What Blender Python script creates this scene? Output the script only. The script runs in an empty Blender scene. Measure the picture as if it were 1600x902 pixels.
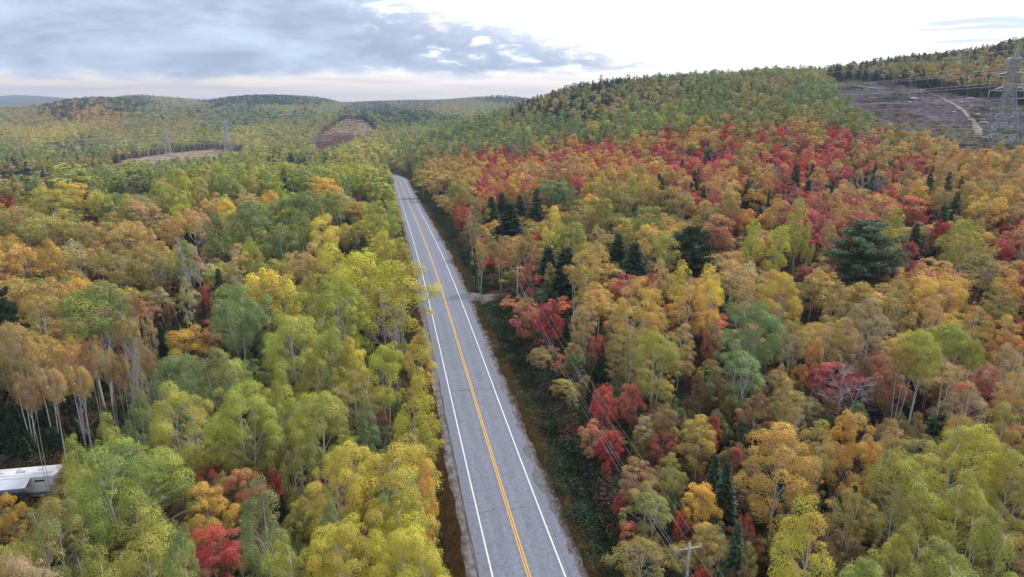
import bpy, math, random
import numpy as np
from mathutils import Vector

# ------------------------------------------------------------------ camera, sky, sun, exposure
SC = bpy.context.scene
COL = SC.collection
PITCH = math.radians(15.25)
CAMH = 43.5
FPX = 1067.0                      # focal length in photograph pixels (1600 wide)
cam_d = bpy.data.cameras.new("camera")
cam_d.sensor_width = 36.0
cam_d.lens = 24.0
cam_d.clip_start = 0.5
cam_d.clip_end = 30000.0
cam = bpy.data.objects.new("camera", cam_d)
COL.objects.link(cam)
cam.location = (0, 0, CAMH)
cam.rotation_euler = (math.pi / 2 - PITCH, 0, 0)
SC.camera = cam

SC.view_settings.view_transform = 'Standard'
SC.view_settings.look = 'None'
SC.view_settings.gamma = 1.0
SC.view_settings.use_curve_mapping = False
SC.view_settings.exposure = 0.58
SC.cycles.max_bounces = 6
SC.cycles.diffuse_bounces = 3
SC.cycles.glossy_bounces = 2
SC.cycles.transmission_bounces = 4
SC.cycles.transparent_max_bounces = 8
SC.cycles.volume_bounces = 0

SUN_EL, SUN_AZ = math.radians(48), math.radians(38)      # azimuth from +Y towards +X
sun_d = bpy.data.lights.new("sun", 'SUN')
sun_d.energy = 2.2
sun_d.angle = math.radians(12)
sun_d.color = (1.0, 0.95, 0.88)
sun = bpy.data.objects.new("sun", sun_d)
COL.objects.link(sun)
sdir = Vector((math.sin(SUN_AZ) * math.cos(SUN_EL), math.cos(SUN_AZ) * math.cos(SUN_EL), math.sin(SUN_EL)))
sun.rotation_euler = (-sdir).to_track_quat('-Z', 'Y').to_euler()


class NT:
    """small helper to wire shader nodes"""
    def __init__(self, tree):
        self.t = tree
        self.n = tree.nodes
        self.l = tree.links

    def node(self, typ, **kw):
        nd = self.n.new(typ)
        for k, v in kw.items():
            setattr(nd, k, v)
        return nd

    def put(self, sock, v):
        if hasattr(v, 'is_output'):
            self.l.new(v, sock)
        else:
            sock.default_value = v

    def math(self, op, a, b=None, c=None, clamp=False):
        nd = self.node('ShaderNodeMath', operation=op, use_clamp=clamp)
        self.put(nd.inputs[0], a)
        if b is not None:
            self.put(nd.inputs[1], b)
        if c is not None:
            self.put(nd.inputs[2], c)
        return nd.outputs[0]

    def smooth(self, x, lo, hi):
        nd = self.node('ShaderNodeMapRange', interpolation_type='SMOOTHSTEP')
        self.put(nd.inputs['Value'], x)
        self.put(nd.inputs['From Min'], lo)
        self.put(nd.inputs['From Max'], hi)
        return nd.outputs['Result']

    def lin(self, x, lo, hi, a, b):
        nd = self.node('ShaderNodeMapRange')
        self.put(nd.inputs['Value'], x)
        self.put(nd.inputs['From Min'], lo)
        self.put(nd.inputs['From Max'], hi)
        self.put(nd.inputs['To Min'], a)
        self.put(nd.inputs['To Max'], b)
        return nd.outputs['Result']

    def mix(self, f, a, b, typ='MIX'):
        nd = self.node('ShaderNodeMix', data_type='RGBA', blend_type=typ)
        self.put(nd.inputs[0], f)
        self.put(nd.inputs[6], a)
        self.put(nd.inputs[7], b)
        return nd.outputs[2]

    def noise(self, vec, scale, detail=4.0, rough=0.55, dist=0.0):
        nd = self.node('ShaderNodeTexNoise')
        if vec is not None:
            self.put(nd.inputs['Vector'], vec)
        nd.inputs['Scale'].default_value = scale
        nd.inputs['Detail'].default_value = detail
        nd.inputs['Roughness'].default_value = rough
        nd.inputs['Distortion'].default_value = dist
        return nd.outputs['Fac']


def srgb(r, g, b, k=1.0):
    def f(c):
        c /= 255.0
        return (c / 12.92 if c <= 0.04045 else ((c + 0.055) / 1.055) ** 2.4) * k
    return (f(r), f(g), f(b))


def rgba(c):
    return (c[0], c[1], c[2], 1.0)


def build_world():
    w = bpy.data.worlds.new("World")
    SC.world = w
    w.use_nodes = True
    w.node_tree.nodes.clear()
    N = NT(w.node_tree)
    out = N.node('ShaderNodeOutputWorld')
    bg = N.node('ShaderNodeBackground')
    N.l.new(bg.outputs[0], out.inputs[0])
    sky = N.node('ShaderNodeTexSky', sky_type='NISHITA')
    sky.sun_disc = False
    sky.sun_elevation = SUN_EL
    sky.sun_rotation = SUN_AZ
    sky.altitude = 300
    tc = N.node('ShaderNodeTexCoord')
    d = tc.outputs['Generated']
    sep = N.node('ShaderNodeSeparateXYZ')
    N.l.new(d, sep.inputs[0])
    x, y, z = sep.outputs
    az = N.math('ARCTAN2', x, y)                       # radians, 0 straight up the road
    el = N.math('ARCSINE', z)
    # a sheet of cloud seen in perspective
    den = N.math('ADD', N.math('MAXIMUM', z, 0.0), 0.06)
    cv = N.node('ShaderNodeCombineXYZ')
    N.l.new(N.math('DIVIDE', x, den), cv.inputs[0])
    N.l.new(N.math('DIVIDE', y, den), cv.inputs[1])
    p = cv.outputs[0]
    # banks near the horizon, stretched sideways
    bv = N.node('ShaderNodeCombineXYZ')
    N.l.new(N.math('MULTIPLY', az, 3.2), bv.inputs[0])
    N.l.new(N.math('MULTIPLY', el, 10.0), bv.inputs[1])
    b = bv.outputs[0]
    n1 = N.noise(b, 2.1, 7, 0.58, 0.35)
    n2 = N.noise(b, 5.0, 6, 0.6, 0.5)
    n3 = N.noise(p, 0.55, 6, 0.55, 0.3)
    nj = N.math('SUBTRACT', n1, 0.5)
    nk = N.math('SUBTRACT', n2, 0.5)
    # upper edge of the dark bank: open-ended on one flank, falling towards the hill
    top = N.lin(az, math.radians(-13.0), math.radians(12.0), 0.150, 0.060)
    topb = N.lin(az, math.radians(-26.0), math.radians(-10.0), 0.75, 0.0)
    top = N.math('ADD', top, topb)
    top = N.math('ADD', top, N.math('MULTIPLY', nj, 0.17))
    top = N.math('ADD', top, N.math('MULTIPLY', nk, 0.085))
    bot = N.math('ADD', N.lin(az, math.radians(-36), math.radians(12), 0.022, 0.040), N.math('MULTIPLY', nj, 0.05))
    bot = N.math('ADD', bot, N.math('MULTIPLY', nk, 0.016))
    mtop = N.smooth(N.math('SUBTRACT', top, el), -0.022, 0.034)
    mbot = N.smooth(N.math('SUBTRACT', el, bot), -0.004, 0.014)
    mend = N.smooth(N.math('ADD', az, N.math('MULTIPLY', nj, 0.22)), math.radians(18.0), math.radians(7.0))
    bank = N.math('MULTIPLY', N.math('MULTIPLY', mtop, mbot), mend)
    holes = N.smooth(N.math('ADD', n2, N.math('MULTIPLY', nj, 0.7)), 0.52, 0.72)
    holes = N.math('MULTIPLY', holes, N.smooth(az, math.radians(-15), math.radians(-7)))
    bank = N.math('MULTIPLY', bank, N.math('SUBTRACT', 1.0, holes))
    # faint streaks under the bank and small clouds over the hill
    sv = N.node('ShaderNodeCombineXYZ')
    N.l.new(N.math('MULTIPLY', az, 2.2), sv.inputs[0])
    N.l.new(N.math('MULTIPLY', el, 34.0), sv.inputs[1])
    n4 = N.noise(sv.outputs[0], 2.6, 5, 0.55, 0.3)
    streak = N.math('MULTIPLY', N.smooth(n4, 0.45, 0.62), N.smooth(el, 0.075, 0.02))
    streak = N.math('MULTIPLY', streak, N.lin(az, math.radians(-35), math.radians(12), 1.0, 0.35))
    small = N.math('MULTIPLY', N.smooth(n4, 0.46, 0.60), N.smooth(az, math.radians(24), math.radians(31)))
    small = N.math('MULTIPLY', small, N.smooth(N.math('ABSOLUTE', N.math('SUBTRACT', el, 0.082)), 0.030, 0.010))
    # colours
    shade = N.math('ADD', N.math('MULTIPLY', n1, 0.9), N.math('MULTIPLY', n2, 0.35))
    deep = N.mix(N.smooth(shade, 0.42, 0.85), rgba((0.275, 0.325, 0.425)), rgba((0.47, 0.555, 0.69)))
    warm = N.mix(N.smooth(el, 0.065, 0.005), rgba((1.12, 1.09, 1.06)), rgba((0.80, 0.66, 0.53)))
    warm = N.mix(N.smooth(az, math.radians(-30), math.radians(0)), N.mix(1.0, warm, rgba((0.88, 0.85, 0.82)), 'MULTIPLY'), warm)
    # the overcast deck everywhere else
    deck = N.mix(N.smooth(n3, 0.35, 0.65), rgba((0.50, 0.56, 0.68)), rgba((0.92, 0.93, 0.96)))
    hi = N.smooth(el, 0.16, 0.5)
    back = N.smooth(N.math('ABSOLUTE', az), 1.2, 2.2)
    base = N.mix(N.math('MAXIMUM', hi, back), warm, deck)
    skyc = N.mix(1.0, sky.outputs[0], rgba((0.10, 0.10, 0.10)), 'MULTIPLY')
    base = N.mix(0.88, skyc, base)
    c = N.mix(N.math('MULTIPLY', streak, 0.8), base, rgba((0.50, 0.46, 0.47)))
    c = N.mix(N.math('MULTIPLY', small, 0.8), c, rgba((0.42, 0.50, 0.64)))
    c = N.mix(bank, c, deep)
    N.l.new(c, bg.inputs[0])
    bg.inputs[1].default_value = 1.0


build_world()

# ------------------------------------------------------------------ helpers
S, Cc = math.sin(PITCH), math.cos(PITCH)
R = random.Random(7)
NP = np.random.default_rng(11)


def proj(X, F, Z):
    h = Z - CAMH
    dep = F * Cc - h * S
    dep = np.maximum(dep, 0.1) if isinstance(dep, np.ndarray) else max(dep, 0.1)
    return 800 + FPX * X / dep, 451 - FPX * (F * S + h * Cc) / dep, dep


# the land: heights by bearing (photo column) and distance, softened
FN = np.array([0, 60, 100, 150, 220, 300, 400, 500, 600, 700, 850, 1000, 1300, 1800, 2600, 3500, 5000, 6500, 8000], float)
LAND = [
    (-300, [-1, -1, -1, -1, -1, -4, -10, -12, -13, -13, -12, -11, -8, 10, 30, 40, 40, 60, 60]),
    (0, [0, 0, 0, 0.5, 1, -3, -10, -15, -16, -15, -14, -12, -8, 12, 4, 10, 20, 98, 90]),
    (60, [0, 0, 0, 0.5, 1, -3, -10, -15, -16, -15, -14, -12, -6, 24, 4, 10, 20, 108, 90]),
    (110, [0, 0, 0, 0.5, 2, -2, -11, -16, -18, -16, -14, -11, 2, 46, 14, 30, 30, 80, 70]),
    (170, [0, 0, 0, 0.5, 2.5, 0, -12, -18, -20, -17, -14, -11, 4, 54, 20, 60, 40, 70, 70]),
    (200, [0, 0, 0, 0.5, 3, 1.5, -12, -19, -21, -18, -14, -11, 1, 46, 24, 82, 40, 60, 60]),
    (300, [0, 0, 0, 0.5, 3, 3.5, -10, -19, -21, -18, -14, -12, -6, 18, 14, 58, 40, 40, 40]),
    (335, [0, 0, 0, 0.5, 3, 3.5, -9, -18, -21, -18, -14, -12, -7, 14, 42, 30, 40, 40, 40]),
    (400, [0, 0, 0, 0.5, 3, 3.5, -8, -17, -21, -19, -15, -13, -8, 8, 55, 20, 40, 40, 40]),
    (490, [0, 0, 0.5, 1, 2.5, 3, -8, -16, -20, -20, -17, -11, 6, 4, 52, 16, 40, 40, 40]),
    (545, [0, 0, 1, 2, 2.5, 2, -7, -13, -17, -18, -17, -9, 14, 0, 24, 34, 40, 40, 40]),
    (600, [0, 0.3, 1.3, 2.8, 1.5, -1, -6, -9, -14, -16, -15, -11, 0, 4, 14, 50, 40, 40, 40]),
    (700, [0, 0.3, 1.3, 3, 2, 0, -3, -3, 2, 8, 4, -2, 0, 4, 20, 54, 40, 40, 40]),
    (760, [0, 0.4, 1.4, 3, 2.5, 2, 1, 4, 11, 19, 16, 8, 6, 8, 22, 76, 40, 40, 40]),
    (800, [0, 0.5, 1.5, 3, 3, 3, 5, 10, 19, 29, 25, 15, 10, 14, 40, 62, 40, 40, 40]),
    (900,  [0, 0.6, 1.8, 4, 6, 8, 12, 24, 40, 50, 46, 36, 25, 20, 20, 20, 20, 20, 20]),
    (1000, [0, 1, 2, 5, 8, 10, 17, 35, 52, 56, 50, 40, 30, 20, 20, 20, 20, 20, 20]),
    (1200, [0, 1, 2, 5, 10, 19, 34, 51, 60, 60, 55, 47, 40, 20, 20, 20, 20, 20, 20]),
    (1300, [0, 1, 2, 6, 11, 19, 29, 43, 58, 67, 66, 60, 50, 30, 20, 20, 20, 20, 20]),
    (1400, [0, 1, 2, 5, 9, 18, 37, 50, 62, 74, 80, 70, 60, 30, 20, 20, 20, 20, 20]),
    (1500, [0, 1, 3, 7, 10, 17, 32, 48, 65, 81, 86, 75, 60, 30, 20, 20, 20, 20, 20]),
    (1600, [0, 1, 4, 8, 11, 17, 32, 52, 75, 95, 100, 85, 70, 40, 20, 20, 20, 20, 20]),
    (2000, [0, 1, 4, 12, 20, 28, 40, 64, 92, 115, 118, 100, 80, 40, 20, 20, 20, 20, 20]),
]
_TG = np.linspace(-1.1, 1.2, 231)
_LG = np.linspace(math.log(30), math.log(8030), 300)
_tab = np.array([np.interp(np.exp(_LG) - 30, FN, r) for _, r in LAND])
_tc = np.array([0.965 * (u - 800) / FPX for u, _ in LAND])
HT = np.array([np.interp(_TG, _tc, _tab[:, j]) for j in range(len(_LG))])       # [F, t]


def _blur(a, n, ax):
    k = np.hanning(n + 2)[1:-1]
    k /= k.sum()
    pad = [(0, 0), (0, 0)]
    pad[ax] = (n // 2, n // 2)
    b = np.pad(a, pad, mode='edge')
    return np.apply_along_axis(lambda m: np.convolve(m, k, mode='valid'), ax, b)


HT = _blur(_blur(HT, 9, 0), 7, 1)


def road_d(X, F):
    return ((X - 12.0) + 0.188 * F) * 0.9828


RF = [-400, -100, 40, 60, 90, 115, 155, 192, 250, 345, 420, 508, 560, 700, 1000]
RZ = [-0.5, 0, 0, 0.05, 0.9, 2.0, 3.0, 2.6, 0.3, -4.5, -7.8, -9.4, -9.6, -16, -22]
_rf = np.linspace(-400, 1000, 1401)
_rz = np.interp(_rf, RF, RZ)
_k = np.hanning(63)[1:-1]
_k /= _k.sum()
_rz = np.convolve(np.pad(_rz, 30, mode='edge'), _k, mode='valid')


def road_z(F):
    return np.interp(F, _rf, _rz)


def road_x(F):
    bend = np.clip((np.asarray(F, float) - 472) / 60.0, 0, 3.0)
    return 12.0 - 0.188 * np.asarray(F, float) - 11.0 * bend ** 2


def _bump(X, F, L, sd):
    return (np.sin(X / L + sd) * np.cos(F / (L * 1.13) + 1.7 * sd) + 0.6 * np.sin((X + 1.3 * F) / (L * 0.61) + 2.1 * sd)) * 0.5


DRIVES = [(141.0, 3.6, 18.0), (402.0, 3.0, 12.0)]


def height(X, F):
    X = np.asarray(X, float)
    F = np.asarray(F, float)
    t = X / np.maximum(F, 45.0)
    ti = np.clip((t - _TG[0]) / (_TG[1] - _TG[0]), 0, len(_TG) - 1.001)
    fi = np.clip((np.log(np.maximum(F, 0) + 30) - _LG[0]) / (_LG[1] - _LG[0]), 0, len(_LG) - 1.001)
    a, b = ti.astype(int), fi.astype(int)
    u, v = ti - a, fi - b
    h = (HT[b, a] * (1 - v) + HT[b + 1, a] * v) * (1 - u) + (HT[b, a + 1] * (1 - v) + HT[b + 1, a + 1] * v) * u
    amp = np.clip((F - 40) / 300.0, 0, 1)
    h = h + amp * (0.9 * _bump(X, F, 23, 1.0) + 1.6 * _bump(X, F, 61, 2.0)) + np.clip((F - 500) / 600, 0, 1) * (4.0 * _bump(X, F, 115, 6.0)) + np.clip((F - 1000) / 900, 0, 1) * 11.0 * _bump(X, F, 205, 3.0)
    d = np.where(F > 472, X - road_x(F), road_d(X, F))
    near = np.where(F < 640, 1.0, 0.0)
    rz = road_z(F)
    ad = np.abs(d)
    w = np.clip((26.0 - ad) / 16.0, 0, 1)
    w = w * w * (3 - 2 * w) * near
    ditch = -0.35 - 1.1 * np.exp(-((ad - 9.2) / 1.7) ** 2)
    for f0, hw, dm in DRIVES:
        fill = np.clip(1.6 - np.abs(F - f0 - 0.19 * d * 0) / hw, 0, 1) * (d > 0)
        ditch = ditch * (1 - fill) + (-0.35) * fill
    ditch = np.where(ad < 6.4, -0.35, ditch)
    return h * (1 - w) + (rz + ditch) * w


def at(u, v, lift=0.0, fmax=6500.0):
    """photograph pixel -> the first point of the land (raised by lift) on that line of sight"""
    y = (451 - v) / FPX
    dy, dz, dx = Cc + y * S, -S + y * Cc, (u - 800) / FPX
    Fs = np.geomspace(18.0, fmax, 900)
    Xs = Fs * dx / dy
    Zs = CAMH + Fs * dz / dy
    g = Zs - (height(Xs, Fs) + lift)
    i = np.argmax(g < 0)
    if g[i] >= 0:
        i = len(Fs) - 1
    lo, hi = Fs[max(i - 1, 0)], Fs[i]
    for _ in range(18):
        m = 0.5 * (lo + hi)
        if CAMH + m * dz / dy - (height(m * dx / dy, m) + lift) < 0:
            hi = m
        else:
            lo = m
    return hi * dx / dy, hi, float(height(hi * dx / dy, hi))


def mesh_np(name, verts, faces, mats, smooth=False, tint=None, mat_index=None):
    """mesh from numpy arrays; faces is an (n,4) or (n,3) int array"""
    me = bpy.data.meshes.new(name)
    verts = np.asarray(verts, np.float32)
    faces = np.asarray(faces, np.int32)
    k = faces.shape[1]
    me.vertices.add(len(verts))
    me.vertices.foreach_set('co', verts.ravel())
    me.loops.add(faces.size)
    me.loops.foreach_set('vertex_index', faces.ravel())
    me.polygons.add(len(faces))
    me.polygons.foreach_set('loop_start', np.arange(0, faces.size, k, dtype=np.int32))
    me.polygons.foreach_set('loop_total', np.full(len(faces), k, np.int32))
    if smooth:
        me.polygons.foreach_set('use_smooth', np.ones(len(faces), bool))
    for m in mats:
        me.materials.append(m)
    if mat_index is not None:
        me.polygons.foreach_set('material_index', np.asarray(mat_index, np.int32))
    if tint is not None:
        a = me.attributes.new('tint', 'FLOAT', 'POINT')
        a.data.foreach_set('value', np.asarray(tint, np.float32))
    me.update(calc_edges=True)
    return me


class Acc:
    """collects quads"""
    def __init__(self):
        self.v, self.f, self.n = [], [], 0

    def add(self, v, f):
        self.v.append(np.asarray(v, float))
        self.f.append(np.asarray(f, int) + self.n)
        self.n += len(v)

    def tube(self, pts, rad, sides=6, cap=True):
        pts = np.asarray(pts, float)
        n = len(pts)
        rad = np.broadcast_to(np.asarray(rad, float), (n,))
        tg = np.gradient(pts, axis=0)
        tg /= np.linalg.norm(tg, axis=1)[:, None] + 1e-9
        ref = np.array([0, 0, 1.0]) if abs(tg[0][2]) < 0.85 else np.array([1.0, 0, 0])
        a = np.cross(tg, ref)
        a /= np.linalg.norm(a, axis=1)[:, None] + 1e-9
        b = np.cross(tg, a)
        th = np.linspace(0, 2 * np.pi, sides, endpoint=False)
        ring = pts[:, None, :] + rad[:, None, None] * (np.cos(th)[None, :, None] * a[:, None, :] + np.sin(th)[None, :, None] * b[:, None, :])
        v = ring.reshape(-1, 3)
        f = []
        for i in range(n - 1):
            for j in range(sides):
                k = (j + 1) % sides
                f.append((i * sides + j, i * sides + k, (i + 1) * sides + k, (i + 1) * sides + j))
        if cap and sides == 4:
            f.append((3, 2, 1, 0))
            o = (n - 1) * sides
            f.append((o, o + 1, o + 2, o + 3))
        elif cap:
            c0, c1 = len(v), len(v) + 1
            v = np.vstack([v, pts[0], pts[-1]])
            o = (n - 1) * sides
            for j in range(0, sides, 2):
                f.append((c0, (j + 2) % sides, (j + 1) % sides, j))
                f.append((c1, o + j, o + (j + 1) % sides, o + (j + 2) % sides))
        self.add(v, f)

    def box(self, c, s, rz=0.0, taper=1.0):
        sx, sy, sz = np.array(s) / 2.0
        v = np.array([(-sx, -sy, -sz), (sx, -sy, -sz), (sx, sy, -sz), (-sx, sy, -sz),
                      (-sx * taper, -sy * taper, sz), (sx * taper, -sy * taper, sz), (sx * taper, sy * taper, sz), (-sx * taper, sy * taper, sz)])
        c_, s_ = math.cos(rz), math.sin(rz)
        v = np.column_stack([v[:, 0] * c_ - v[:, 1] * s_, v[:, 0] * s_ + v[:, 1] * c_, v[:, 2]]) + np.array(c)
        self.add(v, [(3, 2, 1, 0), (4, 5, 6, 7), (0, 1, 5, 4), (1, 2, 6, 5), (2, 3, 7, 6), (3, 0, 4, 7)])

    def bar(self, a, b, r=0.05, sides=4):
        self.tube([a, b], r, sides)

    def mesh(self, name, mat, smooth=False):
        return mesh_np(name, np.vstack(self.v), np.vstack(self.f), [mat], smooth)


def obj(name, me, parent=None, **props):
    o = bpy.data.objects.new(name, me)
    COL.objects.link(o)
    if parent is not None:
        o.parent = parent
    for k, v in props.items():
        o[k] = v
    return o


def thing(name, loc, label, cat, group=None, rz=0.0, scale=None):
    o = bpy.data.objects.new(name, None)
    COL.objects.link(o)
    o.empty_display_size = 0.5
    o.location = loc
    o.rotation_euler = (0, 0, rz)
    if scale is not None:
        o.scale = scale
    o['label'] = label
    o['category'] = cat
    if group:
        o['group'] = group
    return o


# ------------------------------------------------------------------ materials
def pbr(name, col, rough=0.8, metal=0.0, var=0.0, scale=3.0, bump=0.0, spec=0.3, col2=None):
    m = bpy.data.materials.new(name)
    m.use_nodes = True
    N = NT(m.node_tree)
    bs = m.node_tree.nodes['Principled BSDF']
    bs.inputs['Roughness'].default_value = rough
    bs.inputs['Metallic'].default_value = metal
    bs.inputs['Specular IOR Level'].default_value = spec
    tc = N.node('ShaderNodeTexCoord')
    if var or col2:
        f = N.noise(tc.outputs['Object'], scale, 6, 0.6)
        c2 = col2 if col2 else tuple(c * (1 - var) for c in col)
        c = N.mix(N.smooth(f, 0.36, 0.64), rgba(col), rgba(c2))
        N.l.new(c, bs.inputs['Base Color'])
    else:
        bs.inputs['Base Color'].default_value = rgba(col)
    if bump:
        bp = N.node('ShaderNodeBump')
        bp.inputs['Strength'].default_value = bump
        N.l.new(N.noise(tc.outputs['Object'], scale * 4, 5, 0.6), bp.inputs['Height'])
        N.l.new(bp.outputs[0], bs.inputs['Normal'])
    return m


def leaf_material(name, trans=0.3, jit=0.35, rough=0.6):
    m = bpy.data.materials.new(name)
    m.use_nodes = True
    m.node_tree.nodes.clear()
    N = NT(m.node_tree)
    out = N.node('ShaderNodeOutputMaterial')
    a1 = N.node('ShaderNodeAttribute', attribute_type='INSTANCER', attribute_name='leaf_colour')
    a2 = N.node('ShaderNodeAttribute', attribute_type='INSTANCER', attribute_name='second_colour')
    tn = N.node('ShaderNodeAttribute', attribute_type='GEOMETRY', attribute_name='tint')
    t = tn.outputs['Fac']
    cl = N.math('DIVIDE', N.math('FLOOR', N.math('MULTIPLY', t, 64.0)), 64.0)       # the clump's own number
    gr = N.math('FRACT', N.math('MULTIPLY', t, 64.0))                               # the single leaf's
    c = N.mix(N.smooth(cl, 0.40, 0.95), a1.outputs['Color'], a2.outputs['Color'])
    fr = N.math('FRACT', N.math('MULTIPLY', cl, 7.31))
    val = N.math('MULTIPLY', N.lin(fr, 0, 1, 1 - jit * 0.7, 1 + jit * 0.7), N.lin(gr, 0, 1, 1 - jit * 0.4, 1 + jit * 0.4))
    hs = N.node('ShaderNodeHueSaturation')
    N.l.new(c, hs.inputs['Color'])
    N.l.new(val, hs.inputs['Value'])
    N.l.new(N.lin(N.math('FRACT', N.math('MULTIPLY', cl, 23.7)), 0, 1, 0.487, 0.513), hs.inputs['Hue'])
    di = N.node('ShaderNodeBsdfDiffuse')
    tr = N.node('ShaderNodeBsdfTranslucent')
    N.l.new(hs.outputs[0], di.inputs[0])
    N.l.new(hs.outputs[0], tr.inputs[0])
    mx = N.node('ShaderNodeMixShader')
    mx.inputs[0].default_value = trans
    N.l.new(di.outputs[0], mx.inputs[1])
    N.l.new(tr.outputs[0], mx.inputs[2])
    gl = N.node('ShaderNodeBsdfGlossy')
    gl.inputs['Roughness'].default_value = rough
    m2 = N.node('ShaderNodeMixShader')
    m2.inputs[0].default_value = 0.025
    N.l.new(mx.outputs[0], m2.inputs[1])
    N.l.new(gl.outputs[0], m2.inputs[2])
    N.l.new(m2.outputs[0], out.inputs[0])
    return m


def bark_material(name, pale, dark, thr=0.55, zs=0.35, scale=5.0):
    m = bpy.data.materials.new(name)
    m.use_nodes = True
    N = NT(m.node_tree)
    bs = m.node_tree.nodes['Principled BSDF']
    bs.inputs['Roughness'].default_value = 0.85
    bs.inputs['Specular IOR Level'].default_value = 0.2
    tc = N.node('ShaderNodeTexCoord')
    mp = N.node('ShaderNodeMapping')
    mp.inputs['Scale'].default_value = (1, 1, 1 / zs)
    N.l.new(tc.outputs['Object'], mp.inputs[0])
    f = N.noise(mp.outputs[0], scale, 5, 0.6)
    N.l.new(N.mix(N.smooth(f, thr, thr + 0.12), rgba(pale), rgba(dark)), bs.inputs['Base Color'])
    return m


M = {}
M['leaf'] = leaf_material('broad_leaf', 0.20, 0.30)
M['needle'] = leaf_material('conifer_needle', 0.10, 0.40)
M['white_bark'] = bark_material('white_bark', (0.55, 0.53, 0.49), (0.13, 0.11, 0.09), 0.58, 0.35, 4.0)
M['grey_bark'] = bark_material('grey_bark', (0.33, 0.31, 0.28), (0.12, 0.10, 0.09), 0.52, 0.8, 4.0)
M['brown_bark'] = bark_material('brown_bark', (0.12, 0.095, 0.075), (0.05, 0.04, 0.033), 0.5, 1.6, 5.0)
M['dead_wood'] = bark_material('dead_wood', (0.40, 0.375, 0.38), (0.22, 0.20, 0.205), 0.52, 0.6, 4.0)
M['steel'] = pbr('galvanised_steel', (0.31, 0.335, 0.385), 0.5, 0.3, 0.25, 1.5)
M['far_steel'] = pbr('weathered_steel', (0.46, 0.48, 0.52), 0.6, 0.3, 0.2, 1.5)
M['wire'] = pbr('aluminium_wire', (0.52, 0.51, 0.49), 0.5, 0.2)
M['insulator'] = pbr('porcelain', (0.55, 0.53, 0.50), 0.3, 0.0)
M['pole'] = pbr('weathered_pole', (0.45, 0.42, 0.40), 0.85, 0.0, 0.35, 2.5, 0.3)
M['gravel'] = pbr('gravel', (0.205, 0.195, 0.200), 0.95, 0.0, 0.0, 1.1, 0.6, 0.2, (0.115, 0.098, 0.088))
M['track'] = pbr('dirt_track', (0.30, 0.265, 0.22), 0.95, 0.0, 0.5, 0.35, 0.3, 0.2)
M['white_paint'] = pbr('white_line_paint', (0.80, 0.81, 0.82), 0.6, 0.0, 0.0, 5.0, 0.0, 0.3, (0.58, 0.60, 0.62))
M['yellow_paint'] = pbr('yellow_line_paint', (0.78, 0.42, 0.045), 0.6, 0.0, 0.0, 5.0, 0.0, 0.3, (0.62, 0.34, 0.07))
M['crack'] = pbr('tar_crack', (0.085, 0.085, 0.095), 0.9, 0.0, 0.3, 4.0)
M['patch'] = pbr('bitumen_patch', (0.145, 0.145, 0.155), 0.9, 0.0, 0.3, 2.0, 0.3)
M['rock'] = pbr('pale_rock', (0.42, 0.40, 0.38), 0.9, 0.0, 0.4, 1.2, 0.5)
M['trailer_white'] = pbr('trailer_shell', (0.78, 0.79, 0.81), 0.35, 0.0, 0.08, 0.8, 0.0, 0.5)
M['trailer_trim'] = pbr('trailer_trim', (0.12, 0.15, 0.28), 0.5)
M['awning'] = pbr('awning_fabric', (0.66, 0.68, 0.74), 0.7, 0.0, 0.12, 1.0)
M['awning_band'] = pbr('awning_valance', (0.20, 0.23, 0.36), 0.8, 0.0, 0.35, 4.0)
M['rubber'] = pbr('rubber', (0.03, 0.03, 0.03), 0.8)
M['dark_glass'] = pbr('tinted_glass', (0.02, 0.022, 0.028), 0.1, 0.0, 0.0, 1, 0, 0.6)


def asphalt_material():
    m = bpy.data.materials.new('aged_asphalt')
    m.use_nodes = True
    N = NT(m.node_tree)
    bs = m.node_tree.nodes['Principled BSDF']
    bs.inputs['Roughness'].default_value = 0.85
    bs.inputs['Specular IOR Level'].default_value = 0.25
    uv = N.node('ShaderNodeUVMap')
    sep = N.node('ShaderNodeSeparateXYZ')
    N.l.new(uv.outputs[0], sep.inputs[0])
    d = sep.outputs[0]
    mp = N.node('ShaderNodeMapping')
    mp.inputs['Scale'].default_value = (1.0, 0.22, 1)
    N.l.new(uv.outputs[0], mp.inputs[0])
    big = N.noise(mp.outputs[0], 0.55, 6, 0.62)
    fine = N.noise(uv.outputs[0], 7.0, 4, 0.7)
    blot = N.noise(uv.outputs[0], 0.9, 5, 0.6, 0.8)
    mott = N.noise(uv.outputs[0], 2.3, 5, 0.65)
    ad = N.math('ABSOLUTE', d)
    # worn wheel paths and the darker seal outside the edge lines
    wp = N.math('ABSOLUTE', N.math('SUBTRACT', N.math('ABSOLUTE', N.math('SUBTRACT', ad, 1.7)), 0.85))
    wheel = N.smooth(wp, 0.5, 0.1)
    c = N.mix(N.smooth(big, 0.35, 0.68), rgba((0.140, 0.158, 0.202)), rgba((0.176, 0.195, 0.243)))
    c = N.mix(N.math('MULTIPLY', wheel, 0.55), c, rgba((0.205, 0.223, 0.278)))
    c = N.mix(N.smooth(ad, 3.5, 3.75), c, N.mix(0.75, c, rgba((0.150, 0.160, 0.205))))
    c = N.mix(N.math('MULTIPLY', N.smooth(blot, 0.55, 0.70), 0.55), c, rgba((0.105, 0.112, 0.142)))
    c = N.mix(0.40, c, N.mix(N.smooth(N.math('ADD', N.math('MULTIPLY', fine, 0.5), N.math('MULTIPLY', mott, 0.5)), 0.34, 0.66), rgba((0.085, 0.092, 0.112)), rgba((0.30, 0.32, 0.375))))
    N.l.new(c, bs.inputs['Base Color'])
    bp = N.node('ShaderNodeBump')
    bp.inputs['Strength'].default_value = 0.25
    bp.inputs['Distance'].default_value = 0.02
    N.l.new(fine, bp.inputs['Height'])
    N.l.new(bp.outputs[0], bs.inputs['Normal'])
    return m


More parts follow.
